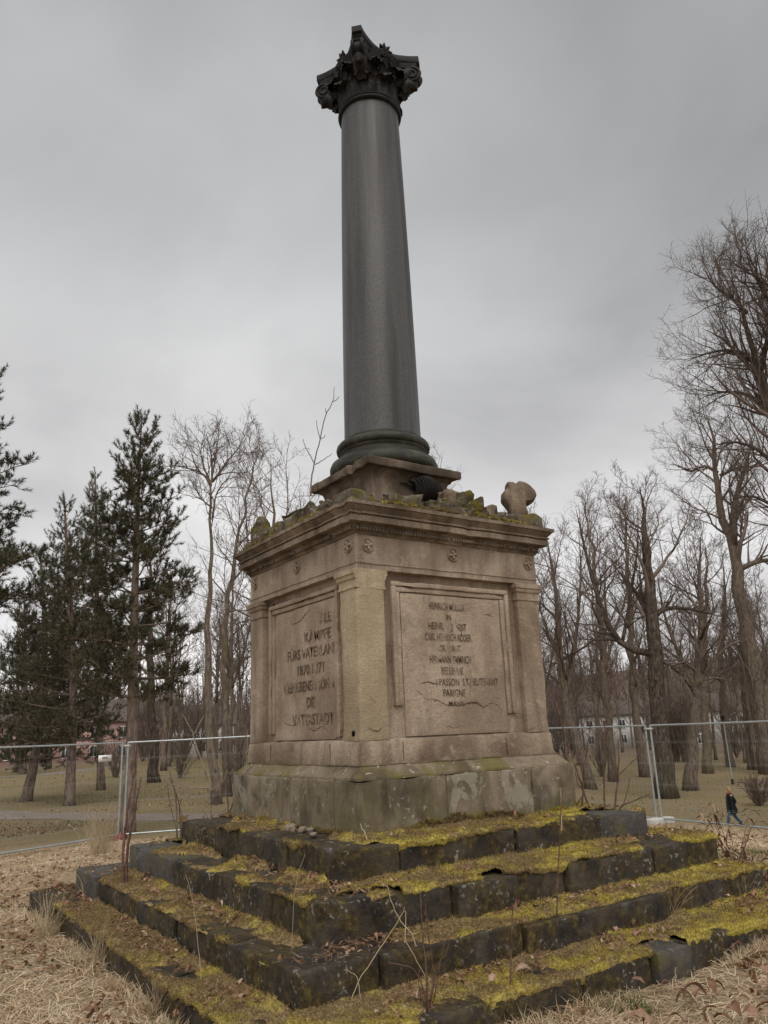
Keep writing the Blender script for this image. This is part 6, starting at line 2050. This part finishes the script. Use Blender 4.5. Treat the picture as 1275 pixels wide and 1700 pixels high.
stems('sapling', 'tuft of wiry dark stems at the end of the second step', 'sapling', (294, 1390), 0.445,
      [([(294, 1390), (293, 1326), (285, 1295), (279, 1272)], 3.0, 1.2), ([(300, 1388), (297, 1340), (302, 1325)], 2.2, 1.0), ([(304, 1388), (300, 1345), (290, 1310), (280, 1290)], 2.0, 1.0), ([(296, 1388), (281, 1330), (278, 1300)], 1.6, 0.9)], 'bark')
stems('sapling', 'single upright sapling with a red-brown leaf at its tip', 'sapling', (843, 1702), -0.15,
      [([(843, 1704), (846, 1640), (849, 1580), (850, 1530), (851, 1500)], 3.6, 1.8), ([(847, 1580), (858, 1572), (866, 1558)], 1.6, 0.9)], 'sapling', leaves=[(848, 1499, 0.75, 'redleaf'), (855, 1496, 0.7, 'redleaf')])
stems('sapling', 'fan of bare reddish shoots at the foot of the front steps', 'sapling', (712, 1690), -0.02,
      [([(712, 1692), (708, 1620), (702, 1550), (698, 1480)], 3.4, 1.2), ([(714, 1690), (720, 1615), (712, 1560), (706, 1500)], 2.8, 1.1), ([(716, 1690), (733, 1590), (738, 1562)], 2.0, 1.0), ([(715, 1660), (728, 1600), (745, 1575), (750, 1540)], 2.0, 1.0), ([(712, 1670), (690, 1610), (665, 1600), (645, 1598)], 1.8, 0.9), ([(710, 1690), (695, 1640), (696, 1610)], 1.8, 0.9)], 'sapling')
stems('sapling', 'thin straight reddish shoot rising from the third step', 'sapling', (924, 1534), 0.22,
      [([(924, 1534), (926, 1450), (930, 1376), (933, 1318), (930, 1290)], 2.4, 1.0)], 'sapling')
def stalk(label, base, bz, pth, w=2.0, dist=None, extra=()):
    return stems('dry_stalk', label, 'dry stalk', base, bz, [(pth, w, w*0.5)]+[(e, w*0.8, w*0.4) for e in extra], 'stalk', 5, 0.03, dist)
stalk('tall dead grass stalk leaning in front of the left steps', (338, 1690), -0.18, [(340, 1690), (334, 1620), (328, 1560), (321, 1500), (308, 1452)], 1.1)
stalk('straight dead grass stalk on the lowest left tread', (484, 1640), 0.03, [(484, 1640), (485, 1560), (488, 1500), (494, 1450), (506, 1418)], 0.9)
stalk('bent dead stalk hooked over the near step corner', (580, 1665), 0.03, [(580, 1665), (600, 1620), (640, 1560), (668, 1518), (672, 1506)], 1.8, extra=([(672, 1565), (674, 1530), (673, 1512)], [(672, 1560), (700, 1610), (735, 1670), (755, 1700)], [(600, 1655), (592, 1620), (575, 1610), (570, 1612)]))
stalk('pale dead stalk leaning against the second step', (690, 1560), 0.24, [(690, 1560), (665, 1530), (648, 1495), (643, 1470)], 1.8)
stalk('pale dead stalk leaning against the plinth corner', (612, 1398), 0.67, [(612, 1398), (606, 1384), (598, 1367)], 2.2)
stalk('short upright dead stalk in the grass before the front steps', (1122, 1640), -0.17, [(1122, 1640), (1121, 1620), (1121, 1606)], 2.4)
stalk('thin pale stalk against the plinth face', (932, 1372), 0.67, [(932, 1372), (932, 1330), (931, 1300)], 1.6)
def tuft(label, px_, py_, bz, hpx, n, seed, spread=0.5, mat='stalk'):
    p0 = stand(px_, py_, bz); dd = hdist(p0); H = hpx*dd/FPX
    rnd = random.Random(seed)
    br = []
    for q in range(n):
        a = rnd.uniform(0, 6.28); s = rnd.random()*spread
        P, r_ = grow(rnd, (rnd.gauss(0, H*.10), rnd.gauss(0, H*.10), -0.02), (math.cos(a)*s, math.sin(a)*s, 1), H*rnd.uniform(.5, 1.15), 0.0030, 0.0012, 5, 0.10, -0.16*rnd.random())
        br.append((P, r_))
    mb = MB(); tubes_batch(mb, br, 3)
    o = obj('grass_tuft', mb.mesh('grass_tuft'), M[mat]); o.location = p0
    return tag(o, label, 'grass tuft')
tuft('tall dry grass tuft at the fence foot beside the joint', 165, 1420, -0.45, 75, 160, 1, 0.5)
tuft('dry grass tuft hanging by the lowest step end', 75, 1560, -0.17, 60, 60, 2, 0.6)
tuft('dry grass tuft against the lowest left riser', 165, 1610, -0.17, 60, 60, 3, 0.6)
tuft('upright dry grass tuft on the lowest front tread', 1112, 1520, 0.03, 55, 46, 4, 0.35)
tuft('dry grass tuft under the loose slate block', 1120, 1600, -0.16, 50, 50, 5, 0.8)
tuft('bleached grass tuft at the low corner of the front steps', 600, 1685, -0.16, 60, 40, 6, 0.8)
tuft('bleached grass tuft on the second lowest left tread', 150, 1488, 0.03, 40, 26, 7, 0.6)
tuft('dry grass tuft before the right end of the steps', 1235, 1530, -0.16, 70, 60, 8, 0.6)
tuft('low tangled grass tuft in front of the left riser', 260, 1690, -0.18, 60, 60, 9, 0.9)
# withered plant with hanging leaves behind the right end
def withered(label, px_, py_, bz, hpx, wpx, n, seed):
    p0 = stand(px_, py_, bz); dd = hdist(p0); H = hpx*dd/FPX; Wd = wpx*dd/FPX
    rnd = random.Random(seed)
    t = empty('withered_plant', label, 'plant', p0)
    br = []; lv = MB()
    for q in range(9):
        a = rnd.uniform(0, 6.28)
        P, r_ = grow(rnd, (0, 0, -.03), (math.cos(a)*Wd*.5, math.sin(a)*Wd*.5, H), H*rnd.uniform(.8, 1.1), 0.006, 0.002, 7, 0.10, 0.0)
        br.append((P, r_))
        for e in range(n//9):
            i = rnd.randrange(1, 8)
            b0 = P[i]
            an = rnd.uniform(0, 6.28)
            L = rnd.uniform(.07, .14); w = L*.22
            dr = np.array([math.cos(an)*.7, math.sin(an)*.7, rnd.uniform(-.9, .3)]); dr /= np.linalg.norm(dr)
            sd_ = np.cross(dr, (0, 0, 1)); sd_ /= np.linalg.norm(sd_)
            m1 = b0+dr*L*.45+np.array([0, 0, .015]); tip = b0+dr*L+np.array([0, 0, -.03])
            lv.add([b0, m1+sd_*w/2, m1-sd_*w/2, tip, m1+np.array([0, 0, -.008])], T=[(0, 1, 4), (0, 4, 2), (1, 3, 4), (4, 3, 2)])
    mb = MB(); tubes_batch(mb, br, 4)
    obj('stem', mb.mesh('stem'), M['sapling'], t)
    obj('withered_leaves', lv.mesh('withered_leaves'), M['litter'], t, kind='stuff')
withered('withered plant with hanging pinkish-brown leaves behind the step end', 1222, 1440, 0.02, 85, 90, 120, 1)
withered('low withered plant at the right end of the lowest step', 1262, 1475, -0.15, 60, 80, 100, 2)
withered('low drift of withered leaves behind the top right block', 1085, 1385, -0.15, 30, 60, 60, 3)
